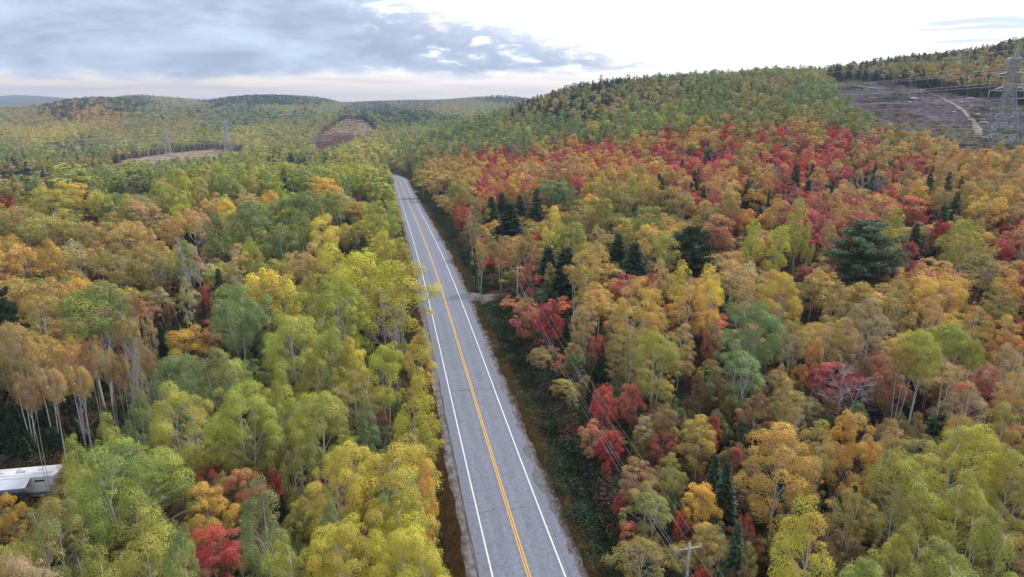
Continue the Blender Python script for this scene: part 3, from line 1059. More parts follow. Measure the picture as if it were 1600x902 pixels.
def build_variants():
    L = {'hi': dict(n=50, per=510, leaf=0.12, limbs=True, sides=7), 'mid': dict(n=28, per=190, leaf=0.28, limbs=True, sides=5),
         'low': dict(n=11, per=64, leaf=0.66, limbs=False, sides=4), 'far': dict(n=5, per=34, leaf=1.15, limbs=False, sides=4)}
    for lod, o in L.items():
        hi = lod == 'hi'
        o = dict(o)
        lrk = {'hi': 1.05, 'mid': 1.38, 'low': 1.85, 'far': 2.5}[lod]
        n = o.pop('n')
        per = o.pop('per')
        lf = o.pop('leaf')
        # aspen: rounded clumps rising to a blunt top
        for i, (cf, st, sh) in enumerate([(0.80, 1, 'ovoid'), (0.84, 2, 'ovoid'), (0.78, 3, 'round'), (0.52, 1, 'flat'), (0.50, 2, 'flat'), (0.34, 2, 'flat')][:6 if hi or lod == 'mid' else 3]):
            A, c = broadleaf(100 + i, 15, cf, 3.5, n, 0.86 * lrk, per, lf, sh, st, 0.135, **o)
            add_var('aspen', lod, A, c, 'white_bark', 'leaf', 15, 3.5, cf)
        if hi or lod == 'mid':
            for i, (cf, st, sh) in enumerate([(0.80, 3, 'ovoid'), (0.84, 2, 'round'), (0.78, 4, 'round')]):
                A, c = broadleaf(150 + i, 16.5, cf, 5.4, int(n * 1.9), 0.98 * lrk, int(per * 1.25), lf, sh, st, 0.17, **o)
                add_var('aspen', lod, A, c, 'white_bark', 'leaf', 16.5, 5.4, cf)
            for i, (cf, st, fl) in enumerate([(0.82, 2, 0.9), (0.80, 3, 0.8)]):
                A, c = broadleaf(250 + i, 15, cf, 4.8, int(n * 1.9), 0.85 * lrk, int(per * 1.05), lf * 0.92, 'round', st, 0.14, fill=fl, lean=0.9, **o)
                add_var('birch_wide', lod, A, c, 'white_bark', 'leaf', 15, 4.8, cf)
        # birch: finer, looser, with limbs showing
        for i, (cf, st, sh, fl) in enumerate([(0.82, 1, 'round', 0.95), (0.85, 2, 'ovoid', 0.9), (0.76, 2, 'round', 0.6), (0.52, 2, 'flat', 0.8), (0.50, 1, 'round', 0.85), (0.72, 3, 'ovoid', 0.45), (0.32, 3, 'flat', 0.6), (0.34, 2, 'round', 0.7)][:8 if hi or lod == 'mid' else 3]):
            A, c = broadleaf(200 + i, 14, cf, 3.1, int(n * 1.2), 0.68 * lrk, per * 0.85, lf * 0.92, sh, st, 0.105, fill=fl, lean=0.9, **o)
            add_var('birch', lod, A, c, 'white_bark', 'leaf', 14, 3.1, cf)
        # maple: dense, low crown
        for i, (cf, st, sh) in enumerate([(0.88, 1, 'round'), (0.90, 2, 'round'), (0.86, 1, 'ovoid'), (0.92, 2, 'flat')][:4 if hi or lod == 'mid' else 3]):
            A, c = broadleaf(300 + i, 11, cf, 3.2, int(n * 1.15), 0.70 * lrk, per * 0.95, lf * 0.95, sh, st, 0.13, up=0.6, fill=0.9, **o)
            add_var('maple', lod, A, c, 'grey_bark', 'leaf', 11, 3.2, cf)
        pl = {'hi': (30, 13, 5, 0.58), 'mid': (26, 11, 3, 0.85), 'low': (24, 9, 2, 1.15), 'far': (14, 8, 1, 1.8)}[lod]
        for i in range(3 if lod != 'far' else 2):
            A, c = spruce(400 + i, 12, [2.2, 1.9, 2.5][i], *pl)
            add_var('spruce', lod, A, c, 'brown_bark', 'needle', 12, [2.2, 1.9, 2.5][i], 0.94)
        if lod in ('hi', 'mid'):
            for i in range(2):
                A, c = pine(500 + i, 14, 5.0, 16, 0.34 if hi else 0.44, 1.3 if hi else 0.9)
                add_var('pine', lod, A, c, 'brown_bark', 'needle', 14, 5.0, 0.85)
        sp = {'hi': (2, 0.35, 15, 7, 5, 0.10, 0.8), 'mid': (2, 0.35, 12, 6, 4, 0.11, 1.2), 'low': (1, 0.35, 7, 3, 2, 0.15, 3.2), 'far': (1, 0.35, 5, 2, 1, 0.2, 5.0)}[lod]
        for i in range(3 if lod in ('hi', 'mid') else 1):
            A, B = bare(600 + i, 13, 2.8, *sp)
            add_var('bare', lod, A, None, 'dead_wood', 'leaf', 13, 2.8, 0.65, B)


build_variants()

# ------------------------------------------------------------------ leaf colours (albedo) and everyday names
KA = 0.84
PAL = {
    'L': (srgb(184, 188, 84, KA), 'aspen', 'lime green'),
    'G': (srgb(140, 156, 94, KA), 'aspen', 'mid green'),
    'B': (srgb(136, 156, 100, KA), 'aspen', 'bluish green'),
    'J': (srgb(204, 198, 78, KA), 'aspen', 'yellow lime'),
    'Y': (srgb(232, 206, 92, KA), 'aspen', 'bright yellow'),
    'V': (srgb(180, 164, 86, KA), 'birch', 'olive gold'),
    'O': (srgb(212, 176, 108, KA), 'birch', 'orange tan'),
    'A': (srgb(226, 184, 92, KA), 'birch', 'golden orange'),
    'C': (srgb(164, 126, 82, KA), 'birch', 'copper brown'),
    'T': (srgb(206, 188, 138, KA), 'birch', 'pale straw'),
    'R': (srgb(206, 80, 70, KA), 'maple', 'deep red'),
    'P': (srgb(208, 108, 108, KA), 'maple', 'pinkish crimson'),
    'S': (srgb(214, 132, 100, KA), 'maple', 'salmon orange'),
    'M': (srgb(230, 178, 84, KA), 'maple', 'amber orange'),
    'K': (srgb(70, 92, 66, KA), 'spruce', 'dark green'),
    'N': (srgb(124, 142, 108, KA), 'pine', 'grey green'),
    'W': (srgb(150, 140, 132, KA), 'bare', 'bare grey'),
}
SECOND = {'J': 'LYJ', 'L': 'GJV', 'G': 'LGB', 'B': 'GB', 'Y': 'LMY', 'V': 'OVG', 'O': 'TAV', 'A': 'OYV', 'C': 'SVO', 'T': 'OVL', 'R': 'SPR', 'P': 'RS',
          'S': 'OPR', 'M': 'YOS', 'K': 'K', 'N': 'N', 'W': 'W'}
HC = {'aspen': 10.5, 'birch': 9.5, 'maple': 6.5, 'spruce': 6.0, 'pine': 8.0, 'bare': 8.0}

# trees one can single out in the photograph: kind letter, colour, crown centre, crown width and height (photo px), [height of crown centre, m]
HERO = """
a L 184 750 158 146|a L 163 682 58 58|a L 122 716 56 56|a V 76 822 84 100|m M 18 815 40 88 4|a T 35 885 85 66|a L 150 882 90 72|a L 227 856 110 110|a G 282 862 50 80
m R 335 862 95 92 5|a G 415 818 95 118|a L 445 870 75 76|m S 385 768 62 78 5|m R 428 745 22 32 4|m O 350 762 50 60 5|b A 325 795 66 84 7|a Y 530 742 115 108|a Y 622 742 112 108|a M 660 765 50 78
a J 630 802 104 92|a J 545 858 120 118|a J 645 868 130 104|a G 512 802 50 54|a J 647 662 80 128|a B 570 665 45 78 8|a L 497 660 88 112|a L 380 655 110 135|a L 436 640 66 104|a V 465 728 50 70 8
a L 293 660 116 118|a G 216 640 52 60|a G 285 592 98 86|a G 346 582 80 80|m S 318 745 42 48 4|a G 373 495 82 105|a L 520 492 110 112|a L 460 545 100 110|a L 508 562 86 88|a J 562 440 92 112|a J 622 470 92 132|a Y 655 552 58 76 9
d W 603 505 52 82 9|a Y 549 560 48 68|b V 556 602 76 60|a J 600 572 62 80|a Y 415 440 76 58|a Y 446 474 46 60|m R 480 602 44 30 3|m S 330 525 36 50 5|m R 322 465 16 52 5|a V 485 444 36 42
b O 473 402 66 44|a J 520 408 50 58|a Y 505 366 48 64|a L 395 398 36 56|b T 370 410 32 60|a G 440 374 56 52|a G 468 354 46 50|a G 340 368 40 60|a G 384 348 50 46|a G 450 320 60 46|a G 400 328 60 42|a G 476 324 50 50|a G 510 320 42 50
b T 530 324 40 58|m M 553 324 26 32|a J 587 340 42 56|a L 611 342 36 46|m V 555 375 36 48|s K 568 386 24 36|a J 592 386 46 52|a L 580 290 60 52|a Y 509 292 42 36|a L 432 298 36 36|a Y 418 308 34 26|a G 360 290 46 32|b V 398 290 40 32|a G 450 282 36 30|a G 480 284 32 30
b O 382 310 40 26|b O 330 315 40 26|a Y 355 325 32 30|s K 597 318 14 20|a Y 76 312 56 38|a Y 118 303 50 42|a Y 152 310 36 30|a G 200 284 72 50|a L 108 282 70 28|a L 255 310 36 42|s C 141 324 22 50 7|a G 55 300 26 36|m R 8 310 20 26
b O 228 325 50 36|b O 270 350 42 42|b O 312 345 40 46|b V 80 352 80 46|b V 35 342 60 46|b V 130 360 52 34|b A 198 368 54 48|b A 38 400 42 54|b A 78 400 36 46|b T 116 395 38 46|b O 152 398 36 44|b V 190 410 60 48|b V 242 415 66 60|d W 308 398 48 76 12|a G 288 408 38 50|m R 145 350 16 14 3
a G 145 492 106 108 15|b V 60 485 56 62 13|b O 20 540 52 84 15|b O 62 552 60 62 13|b O 112 565 52 60 12|p K 8 490 34 54 10|b V 196 520 46 54 13|b C 205 478 28 44 13|b A 300 0 0 0|m M 292 533 70 70 8|b T 290 455 26 50 11|b V 45 455 50 50 11|b T 232 505 22 60 11
b C 140 545 30 40 14|b O 165 562 34 46 14|b C 186 575 28 40 13|b O 122 590 40 50 13|b T 216 540 26 46 14|b C 232 560 24 40 13|b O 78 592 44 50 14|b C 42 603 38 46 14|d W 205 590 26 50 8|d W 250 600 26 50 7|d W 120 640 24 40 7
a L 717 298 36 36|m R 718 340 26 56|b V 745 320 42 42|b V 740 356 40 32|s K 768 325 20 36|s K 785 322 20 42|s K 797 348 32 76|s K 838 326 22 62|s K 812 320 18 32|s K 873 303 22 42|s K 902 310 13 18|a G 868 294 52 30|a G 893 300 24 26
a Y 862 350 32 46|b V 750 396 26 48|b V 782 390 27 48|m R 755 410 22 28 3|m S 828 432 32 54 6|a L 890 372 56 50|s K 857 415 28 60|s K 885 420 40 66|b V 912 340 46 54|b V 940 336 40 48|b O 935 366 32 32|b A 920 405 56 56|b V 859 436 22 46 5|b V 680 282 40 40|b V 660 284 30 40|b O 735 288 26 28
b V 980 310 46 32|b V 1012 300 36 52|a L 1010 334 42 32|m P 980 443 46 36|m P 1016 440 26 32|a L 1040 382 46 46|p K 1082 390 54 62|b A 1014 370 46 58|s K 966 386 28 44|s K 992 405 30 54|m S 1128 365 54 58|m R 1143 341 22 22|m M 1165 340 26 32|m M 1200 340 34 32|m M 1180 306 32 26
a J 1176 374 36 68|a J 1213 385 40 68|a L 1246 362 42 88|a Y 1068 432 42 52|a Y 1110 435 46 46|b V 1110 330 46 36|b V 1066 310 42 32|b T 1165 430 46 52|b O 1032 432 30 50|p N 1348 404 84 106 8.5|a J 1393 358 42 68|m S 1430 326 52 38|m R 1470 366 32 52|m P 1425 386 26 26
a L 1497 372 54 64|b V 1532 402 56 38|b A 1537 326 62 48|b V 1295 366 32 48|a L 1264 372 22 40|m P 1320 370 22 34|m P 1570 386 32 32|b A 1458 438 90 48|b A 1580 440 46 44|m R 860 500 50 72 6|m S 820 500 44 60 5|b V 902 432 44 42 12|b A 995 482 86 84|b V 985 552 72 86 8
b A 1072 485 54 78|b O 1062 545 52 72 7|a L 1023 560 70 96 10|b V 906 525 30 66 7|m S 878 572 26 38 3|m S 934 546 30 46 4|b V 845 562 36 42 3|a B 1172 518 88 96 10|b G 1152 592 78 98 7|a Y 1218 460 72 76|b O 1166 452 40 50|a Y 1110 462 40 60|b V 1236 522 58 60|b V 1290 515 52 52
b T 1356 506 64 92 11|m M 1274 556 24 62 7|m M 1250 582 26 30 5|m P 1305 588 78 46 5|d W 1320 606 84 84 6|b V 1310 456 42 46|m S 1112 522 30 54 7|m C 1110 592 60 62 6|b A 1472 452 80 56|b A 1520 500 58 52|b V 1560 470 56 50|b A 1575 515 46 42|m P 1576 534 52 32
a L 1438 536 66 58 14|a L 1486 528 72 58 14|b V 1412 562 52 52 12|a L 1522 552 42 50 13|b T 1580 562 52 60 11|m R 943 632 46 62 5|m S 925 680 40 46 4|m R 955 692 36 42 4|m S 988 615 40 52 6|m C 1040 655 52 62 6|b T 1010 670 36 46 5|m S 1035 692 52 42 4|b A 1092 684 54 72 6|b V 1048 742 38 66 6
m M 1098 772 56 58 6|s K 1135 755 32 66|s K 1150 862 34 86|m R 947 735 17 26 2|m R 968 793 23 42 2.5|m S 982 830 32 40 2.5|m R 1065 815 26 38 4|m S 1152 712 24 40 4|m R 1118 668 26 36 4|b C 995 748 60 60 5|b V 1012 800 72 72 5|b V 1000 862 80 62 5|b A 1218 722 108 124|m M 1335 690 76 98 9|b O 1390 688 42 72 8
b V 1278 695 62 76|b T 1510 620 66 50|b A 1500 656 50 36|b V 1570 656 60 52|a J 1500 708 132 108|a L 1580 748 74 104|a L 1415 758 100 106|a L 1510 792 82 112|a J 1265 845 112 112|a L 1350 885 90 54|a L 1412 850 62 82|a L 1470 880 112 72|a L 1545 852 90 112|b V 1325 790 62 62 8|s K 1475 648 36 44 4
b V 1118 842 54 56 6|m S 1165 822 30 40 4|m R 1098 894 36 30 2.5|b V 1170 878 30 50 6|s K 1118 730 26 40|b O 1455 490 44 60|b V 1400 470 40 70|m C 1390 600 60 60 6|b C 1180 640 44 60 6|b V 1225 625 40 60|b T 1240 660 30 60 7|d W 1500 430 50 40|d W 1545 420 40 44|b A 1580 600 40 46|m S 1540 590 50 46 6
"""

ZONES = """
680 262 VAOR|720 245 ARPA|760 240 RRPA|800 235 RPSP|850 225 ASPR|900 222 RPSAR|950 228 SPRPR|1000 222 AVSPR|1050 215 ARSR|1100 212 SOARV|1150 225 PARSR|1200 218 RSPRV|1250 210 AOSRP|1300 205 VRPR|1350 210 RPTVR|1400 212 VAPV|1450 222 AOPO|1500 235 AOSR|1560 250 AOAV
700 270 VARO|760 262 RPAR|820 255 RPPAS|880 262 PRPOW|940 255 RSPRA|1000 250 RAPS|1060 250 RPSWR|1120 250 SPRPK|1180 245 OSPKV|1240 245 SRPKR|1300 250 SPRKP|1350 255 KOSKV|1400 260 SRSKK|1450 265 SSOK|1500 270 SOAK|1560 270 OAAV
820 285 OARP|880 285 ASPV|940 285 AOOV|1000 285 VAOP|1060 285 OSKP|1120 285 SKOA|1180 285 PKSO|1240 290 SKSP|1300 290 PWOK|1360 290 SKOW|1420 290 KOSA|1480 295 KVOS|1540 300 AAOV|1590 300 VAOR
900 315 VVOA|980 315 VVLO|1060 320 VVOL|1130 320 VOPW|1200 315 AAPO|1270 320 SPPW|1330 320 PSOW|1400 320 OSRO|1470 320 KVOR|1540 330 AAO|1590 340 SORP
950 370 VOAL|1050 370 VAOL|1150 400 OSVA|1250 420 OVAS|1330 470 VOA|1420 460 AOA|1500 420 OSV|1580 400 OPO|1000 520 AVO|1100 560 COA|1250 580 VOC|1400 600 COPV|1550 620 OST|760 400 VRC|800 440 CSKV|870 560 VCS|930 600 VCK|990 720 VCS|1020 830 VCV|1120 720 KCA|1200 850 VLK
640 215 GGBVT|700 225 BGGLV|760 225 GBGVL|820 222 GBGL|880 210 GGBV|940 203 GBGL|1000 193 GLBG|1060 180 GGLV|1110 175 GGLV|1160 170 GBOV|1220 165 GVBO|1280 150 BGLG|1300 170 GVGT|1260 185 VVOG|1340 190 VVVG|640 240 GVGO|610 255 VGLO
740 195 GBVG|790 188 GKTV|840 180 KKKTV|900 165 KKKKT|950 160 KKKKT|1000 150 KGKTK|1050 150 KTVKK|1100 145 GKVKG|1150 140 GVKKG|1200 140 GVKTK|780 170 GGTVG|850 145 TVKGK|920 130 KKVKG|1000 120 VKGKV|1080 112 GTKG|1150 108 VKTG|1200 106 GGVT|1260 110 VTGV|900 190 KKGK|960 185 KKVT|830 200 KGTG|700 205 GVGG
1300 115 TVKK|1350 110 VTKK|1400 105 VGKK|1450 98 VVKK|1500 90 VTGK|1550 76 VOKK|1590 66 VGKK|1350 135 TKKKO|1420 132 KKTK|1480 130 KKKO|1540 125 VKKO|1580 145 KTOK
20 175 OVTG|60 185 VGVT|100 175 OKSK|130 158 KKOTK|190 157 KKGVK|150 180 OSOV|200 165 KGVK|170 195 SSOTV|240 195 OSVG|100 200 TAJTV|50 212 TVAJT|200 190 SGOG|250 178 GVGTGK|300 178 VGVKG|290 200 VGVT|350 190 GVGVGK|300 218 GVLGL|20 240 GVBG|60 225 LTVJV|170 212 VTLGV|240 212 VGLTV|100 238 GVTVK|150 235 BGGVK|200 225 GTLV|180 250 VLTO|100 262 VTOG|30 268 VOTK|140 262 OGVA|230 240 GTLV|380 215 TVJTL|430 210 VLGLV|480 212 VLGV|400 180 GVGKG|460 180 VGTKG|520 168 VGVTG|440 158 KKKKGK|380 156 KKKKG|340 158 KGKK|480 156 KGVK|300 160 GVT|280 152 TOVG|600 175 KKGK|560 172 KGKV|650 165 GKVV|700 172 GVTV|640 183 KKGKK|600 190 KGVKG|690 190 KGVG|720 160 GVV|790 155 KVKK|600 205 LGVO|620 225 OLGV|660 205 GLGV|440 172 GVLG|370 172 VGGK
320 265 GLKLV|380 260 GLLV|440 262 LVKL|500 262 GKLL|550 262 GLYL|340 285 GLVL|430 285 LLGJ|520 285 GLLJ|380 320 LGJL|300 300 LOJV|590 248 YTOG|600 235 VYL|280 275 GLGV|130 280 GLG|60 290 TGOK
30 330 VOAV|60 370 VVAO|150 370 VOVC|250 370 OVO|30 430 AOV|130 430 VAO|230 450 VVC|300 430 VKT|360 450 LGV|420 380 GLJ|470 350 GLJ|540 350 LJO|600 400 JLV|540 440 JLL|40 500 AVO|60 600 OOC|150 620 OKC|230 550 CKW|300 620 LGL|450 640 LVL|560 650 LGV|350 750 CVS|500 780 LYV|150 830 LVC|620 820 LYL|280 900 GLR|570 310 LGL|640 330 LGV
"""
KIND_OF = {'a': 'aspen', 'b': 'birch', 'm': 'maple', 's': 'spruce', 'p': 'pine', 'd': 'bare'}


def colour_pair(code, rng):
    c = np.array(PAL[code][0])
    s = np.array(PAL[rng.choice(SECOND[code])][0])
    k = rng.uniform(0.86, 1.14)
    tilt = np.array([1 + rng.uniform(-0.07, 0.07), 1 + rng.uniform(-0.06, 0.06), 1.0])
    s = 0.32 * c + 0.68 * s
    return tuple(c * k * tilt), tuple(s * k * tilt)


class Tree:
    __slots__ = ('kind', 'code', 'X', 'F', 'Z', 'r', 'H', 'cf', 'rz', 'hero', 'u', 'v', 'w', 'pxh', 'c1', 'c2', 'dep', 'd', 'zc')

    def finish(self):
        self.zc = self.Z + self.H * (1 - self.cf / 2)
        self.u, self.v, self.dep = proj(self.X, self.F, self.zc)
        self.w = 2 * self.r * FPX / self.dep
        self.pxh = max(self.H * self.cf * 0.9, 1.5 * self.r * 0.7) * FPX / self.dep
        self.d = float(road_d(self.X, self.F))
        self.c1, self.c2 = colour_pair(self.code, R)
        self.rz = R.uniform(0, 6.283)
        return self


def plant_heroes():
    out = []
    for row in HERO.replace('\n', '|').split('|'):
        p = row.split()
        if len(p) < 6 or float(p[4]) == 0:
            continue
        kind, code = KIND_OF[p[0]], p[1]
        u, v, w, h = map(float, p[2:6])
        hc = float(p[6]) if len(p) > 6 else HC[kind]
        if len(p) == 6:
            # modest trees far off are a little lower than the big ones
            hc *= R.uniform(0.92, 1.06)
        X, F, Z = at(u, v, hc)
        _, _, dep = proj(X, F, Z + hc)
        a = 0.5 * w * dep / FPX
        dn = math.atan2(CAMH - Z - hc, F)
        full = 0.5 * h * dep / FPX
        b = math.sqrt(max(full ** 2 - (a * math.sin(dn)) ** 2, (0.62 * a * math.cos(dn)) ** 2)) / math.cos(dn)
        b = min(b, hc * 0.95)
        a *= 1.12
        t = Tree()
        t.kind, t.code, t.X, t.F, t.Z, t.r = kind, code, X, F, Z, a
        if kind in ('spruce',):
            t.H = 2 * b / 0.94
            t.Z = max(Z, Z + hc - b - 2.0)
            t.Z = Z
            t.H = max(t.H, hc + b)
            t.r = a * 1.45
            t.cf = 0.94
        else:
            t.H = hc + b
            t.cf = min(2 * b / t.H, 0.95)
            if not (len(p) > 6 and hc >= 10):
                t.cf = min(max(t.cf * 1.30, 0.72), 0.95)
        t.hero = True
        out.append(t.finish())
    return out


def plant_fill(heroes):
    zones = []
    for row in ZONES.replace('\n', '|').split('|'):
        p = row.split()
        if len(p) == 3:
            zones.append((float(p[0]), float(p[1]), p[2]))
    zu = np.array([z[0] for z in zones])
    zv = np.array([z[1] for z in zones])
    hX = np.array([h.X for h in heroes])
    hF = np.array([h.F for h in heroes])
    hr = np.array([h.r for h in heroes])
    hu = np.array([h.u for h in heroes])
    hv = np.array([h.v for h in heroes])
    hw = np.array([h.w for h in heroes])
    hh = np.array([h.pxh for h in heroes])
    hd = np.array([h.dep for h in heroes])
    bare_h = np.array([h.kind == 'bare' for h in heroes] + [False])
    hX, hF, hr = np.append(hX, -54.0), np.append(hF, 69.0), np.append(hr, 5.5)
    hu, hv, hw, hh, hd = np.append(hu, 40.0), np.append(hv, 752.0), np.append(hw, 110.0), np.append(hh, 74.0), np.append(hd, 77.0)
    out = []
    rng = np.random.default_rng(5)

    def ring(F0, F1, sp, tmax, tmin=None):
        xs = np.arange(-F1 * tmax - 20, F1 * tmax + 20, sp)
        fs = np.arange(F0, F1, sp * 0.9)
        X, F = np.meshgrid(xs, fs)
        X = X + rng.uniform(-0.46, 0.46, X.shape) * sp + (np.arange(X.shape[0]) % 2)[:, None] * sp * 0.5
        F = F + rng.uniform(-0.46, 0.46, F.shape) * sp
        X, F = X.ravel(), F.ravel()
        ok = (np.abs(X) < F * tmax + 14) & (F >= F0) & (F < F1)
        X, F = X[ok], F[ok]
        Z = height(X, F)
        k = clearings(X, F, Z)
        d = np.where(F > 472, X - road_x(F), road_d(X, F))
        ok = (k == 0) & ~((d > -8.3) & (d < 12.2) & (F < 700))
        for f0, hw_, dm in DRIVES:
            ok &= ~((np.abs(F - f0) < 4.5) & (d > 0) & (d < dm + 2))
        return X[ok], F[ok], Z[ok], d[ok]

    sets = [(26, 620, 5.0, 0.86), (620, 1350, 7.2, 0.86), (1350, 3150, 12.0, 0.84)]
    for si, (F0, F1, sp, tm) in enumerate(sets):
        X, F, Z, d = ring(F0, F1, sp, tm)
        rr = rng.uniform(0, 1, len(X))
        for i in range(len(X)):
            u, v, dep = proj(X[i], F[i], Z[i] + 9.0)
            if u < -110 or u > 1710 or v > 1120:
                continue
            q = ((zu - u - R.gauss(0, (16, 12, 7)[si])) / 1.5) ** 2 + ((zv - v - R.gauss(0, (7, 4, 1.5)[si])) * (1, 1.3, 2.5)[si]) ** 2
            mixs = zones[int(np.argmin(q))][2]
            sl = (26.0, 60.0, 120.0)[si]
            hsh = int((0.5 + 0.25 * (_bump(X[i], F[i], sl * 0.33, 1.3) + 1) * 0.5 + 0.5 * abs(math.sin(math.floor(X[i] / sl + 0.6 * math.sin(F[i] / sl)) * 12.9898 + math.floor(F[i] / sl + 0.6 * math.sin(X[i] / sl * 1.3)) * 78.233) * 43758.5453) % 1.0) * 997)
            code = mixs[hsh % len(mixs)] if R.random() < (0.35, 0.6, 0.72)[si] else R.choice(mixs)
            if code == 'K' and si == 0 and d[i] > 55 and F[i] > 210:
                short_k = 0.72
            else:
                short_k = 1.0
            if si == 0 and R.random() < 0.025:
                code = 'W'
            kind = PAL[code][1]
            t = Tree()
            t.kind, t.code, t.X, t.F, t.Z = kind, code, float(X[i]), float(F[i]), float(Z[i])
            sc = (1.0, 1.12, 1.9)[si]
            base = {'aspen': (2.7, 4.2, 10.5, 15.5), 'birch': (2.5, 3.9, 9.5, 14), 'maple': (2.6, 4.0, 8, 11.5), 'spruce': (2.1, 3.2, 10, 15.5), 'pine': (2, 3, 9, 13), 'bare': (1.6, 2.6, 9, 12)}[kind]
            g = rr[i]
            if R.random() < 0.07:
                continue
            t.r = (base[0] + (base[1] - base[0]) * g ** 1.3) * sc * R.choice([0.62, 0.8, 0.95, 1, 1.1, 1.22])
            t.H = (base[2] + (base[3] - base[2]) * R.random()) * (1 if si < 2 else 1.12)
            t.cf = R.choice([0.55, 0.66, 0.76, 0.8, 0.83, 0.86]) if kind in ('aspen', 'birch') else {'maple': 0.89, 'spruce': 0.94, 'pine': 0.85, 'bare': 0.65}[kind]
            t.H *= short_k
            t.r *= short_k
            t.hero = False
            if si == 0 and 13 < d[i] < 19:
                t.H *= 0.58
                t.r *= 0.75
                t.cf = 0.85
            t.finish()
            if si == 0 and F[i] < 420:
                dd = np.hypot(hX - t.X, hF - t.F)
                if np.any(dd < 0.56 * (hr + t.r)):
                    continue
                # never stand in the line of sight to a singled-out tree
                front = (hd > t.dep - 1.0) & (np.abs(hu - t.u) < 0.46 * (hw + t.w * 0.9))
                gap = (t.v - t.pxh * 0.5) - (hv + hh * np.where(bare_h, 0.75, 0.42))
                clash = front & (gap < 0) & (t.v > hv - 0.3 * hh)
                tries = 0
                while np.any(clash) and tries < 5:
                    tries += 1
                    t.H *= 0.76
                    t.r *= 0.90
                    t.cf = 0.88
                    t.finish()
                    front = (hd > t.dep - 1.0) & (np.abs(hu - t.u) < 0.42 * (hw + t.w * 0.8))
                    gap = (t.v - t.pxh * 0.5) - (hv + hh * np.where(bare_h, 0.75, 0.36))
                    clash = front & (gap < 0) & (t.v > hv - 0.3 * hh)
                if np.any(clash):
                    continue
            out.append(t)
    return out


def plant_saplings():
    out = []
    rng = np.random.default_rng(77)
    n = 3200
    F = np.exp(rng.uniform(math.log(30), math.log(330), n))
    X = rng.uniform(-1, 1, n) * (F * 0.86 + 14)
    Z = height(X, F)
    k = clearings(X, F, Z)
    d = road_d(X, F)
    zs = [r.split() for r in ZONES.replace('\n', '|').split('|') if len(r.split()) == 3]
    zu = np.array([float(r[0]) for r in zs])
    zv = np.array([float(r[1]) for r in zs])
    extra = np.nonzero(((k == 5) & (F > 77)) | (k == 6))[0]
    for i in list(extra) * 3:
        t = Tree()
        t.code, t.kind = 'K', 'spruce'
        t.X, t.F = float(X[i] + R.gauss(0, 1.6)), float(F[i] + R.gauss(0, 1.6))
        t.Z = float(height(t.X, t.F))
        t.H = R.uniform(1.5, 4.2)
        t.r, t.cf, t.hero = t.H * 0.3, 0.9, False
        t.finish()
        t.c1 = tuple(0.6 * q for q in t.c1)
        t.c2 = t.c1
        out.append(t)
    for i in np.nonzero((k == 0) & ((d < -10) | (d > 14.5)) & ~((np.abs(F - 141) < 5) & (d > 0) & (d < 20)))[0]:
        u, v, _ = proj(X[i], F[i], Z[i] + 4)
        code = R.choice(zs[int(np.argmin((zu - u) ** 2 + (zv - v) ** 2))][2][:1] + 'VCGKKKCG')
        t = Tree()
        t.code, t.kind = code, PAL[code][1]
        if t.kind in ('bare', 'pine'):
            t.kind, t.code = 'spruce', 'K'
        t.X, t.F, t.Z = float(X[i]), float(F[i]), float(Z[i])
        t.H = R.uniform(2.6, 5.6)
        t.r = t.H * (0.34 if t.kind != 'spruce' else 0.22)
        t.cf = 0.9
        t.hero = False
        t.finish()
        t.c1 = tuple(0.62 * q for q in t.c1)  # leaf colours darkened to imitate the shade in gaps between crowns
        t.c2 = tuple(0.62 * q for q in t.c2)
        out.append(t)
    return out


heroes = plant_heroes()
fills = plant_fill(heroes)
print('heroes', len(heroes), 'fills', len(fills))

# ------------------------------------------------------------------ which stand as single trees, which belong to the far mass
in_view = [t for t in heroes + fills if -40 < t.u < 1640 and t.v - t.pxh * 0.5 < 915]
singles, mass = [], []
LIM = 298
by_kind = {}
for t in in_view:
    by_kind.setdefault(t.kind, []).append(t)
for k, ts in by_kind.items():
    ts.sort(key=lambda t: (not t.hero, -t.w * t.pxh))
    near = [t for t in ts if t.hero or t.F < 420]
    pick = near[:LIM]
    singles += pick
    ids = set(map(id, pick))
    mass += [t for t in ts if id(t) not in ids]
ids = set(map(id, in_view))
mass += [t for t in heroes + fills if id(t) not in ids]
mass += plant_saplings()


def lod_of(t):
    return 'hi' if t.dep < 115 else 'mid' if t.dep < 270 else 'low' if t.dep < 700 else 'far'


def variant_for(t, lod):
    vs = VAR[(t.kind if not (t.kind == 'pine' and lod in ('low', 'far')) else 'spruce', lod)]
    if t.kind in ('aspen', 'birch'):
        if t.kind == 'birch' and lod in ('hi', 'mid') and t.r > 3.9 and t.cf > 0.6:
            vs = VAR[('birch_wide', lod)]
        vs = sorted(vs, key=lambda q: abs(q.cf - t.cf) + 0.8 * abs(math.log((t.r / q.a) / (t.H / q.H))))[:3 if t.cf > 0.55 else 2]
        if t.code == 'T' and lod in ('hi', 'mid'):
            vs = [VAR[('birch', lod)][2], VAR[('birch', lod)][5]] if t.kind == 'birch' else vs
    return vs[R.randrange(len(vs))]


# ---- labels that tell the single trees apart
SHORT = {'L': 'lime', 'J': 'yellow-lime', 'G': 'green', 'B': 'bluish', 'Y': 'yellow', 'V': 'olive', 'O': 'tan', 'A': 'golden', 'C': 'copper', 'T': 'straw', 'R': 'red', 'P': 'crimson', 'S': 'salmon', 'M': 'amber', 'K': 'dark', 'N': 'grey-green', 'W': 'leafless'}
NOUN = {'aspen': 'aspen', 'birch': 'birch', 'maple': 'maple', 'spruce': 'spruce', 'pine': 'pine', 'bare': 'leafless tree'}
POLE_F = [49.0, 134.0, 201.0, 287.0, 355.0, 430.0]
POLE_D = [12.1, 14.5, 13.6, 14.3, 14.3, 14.3]


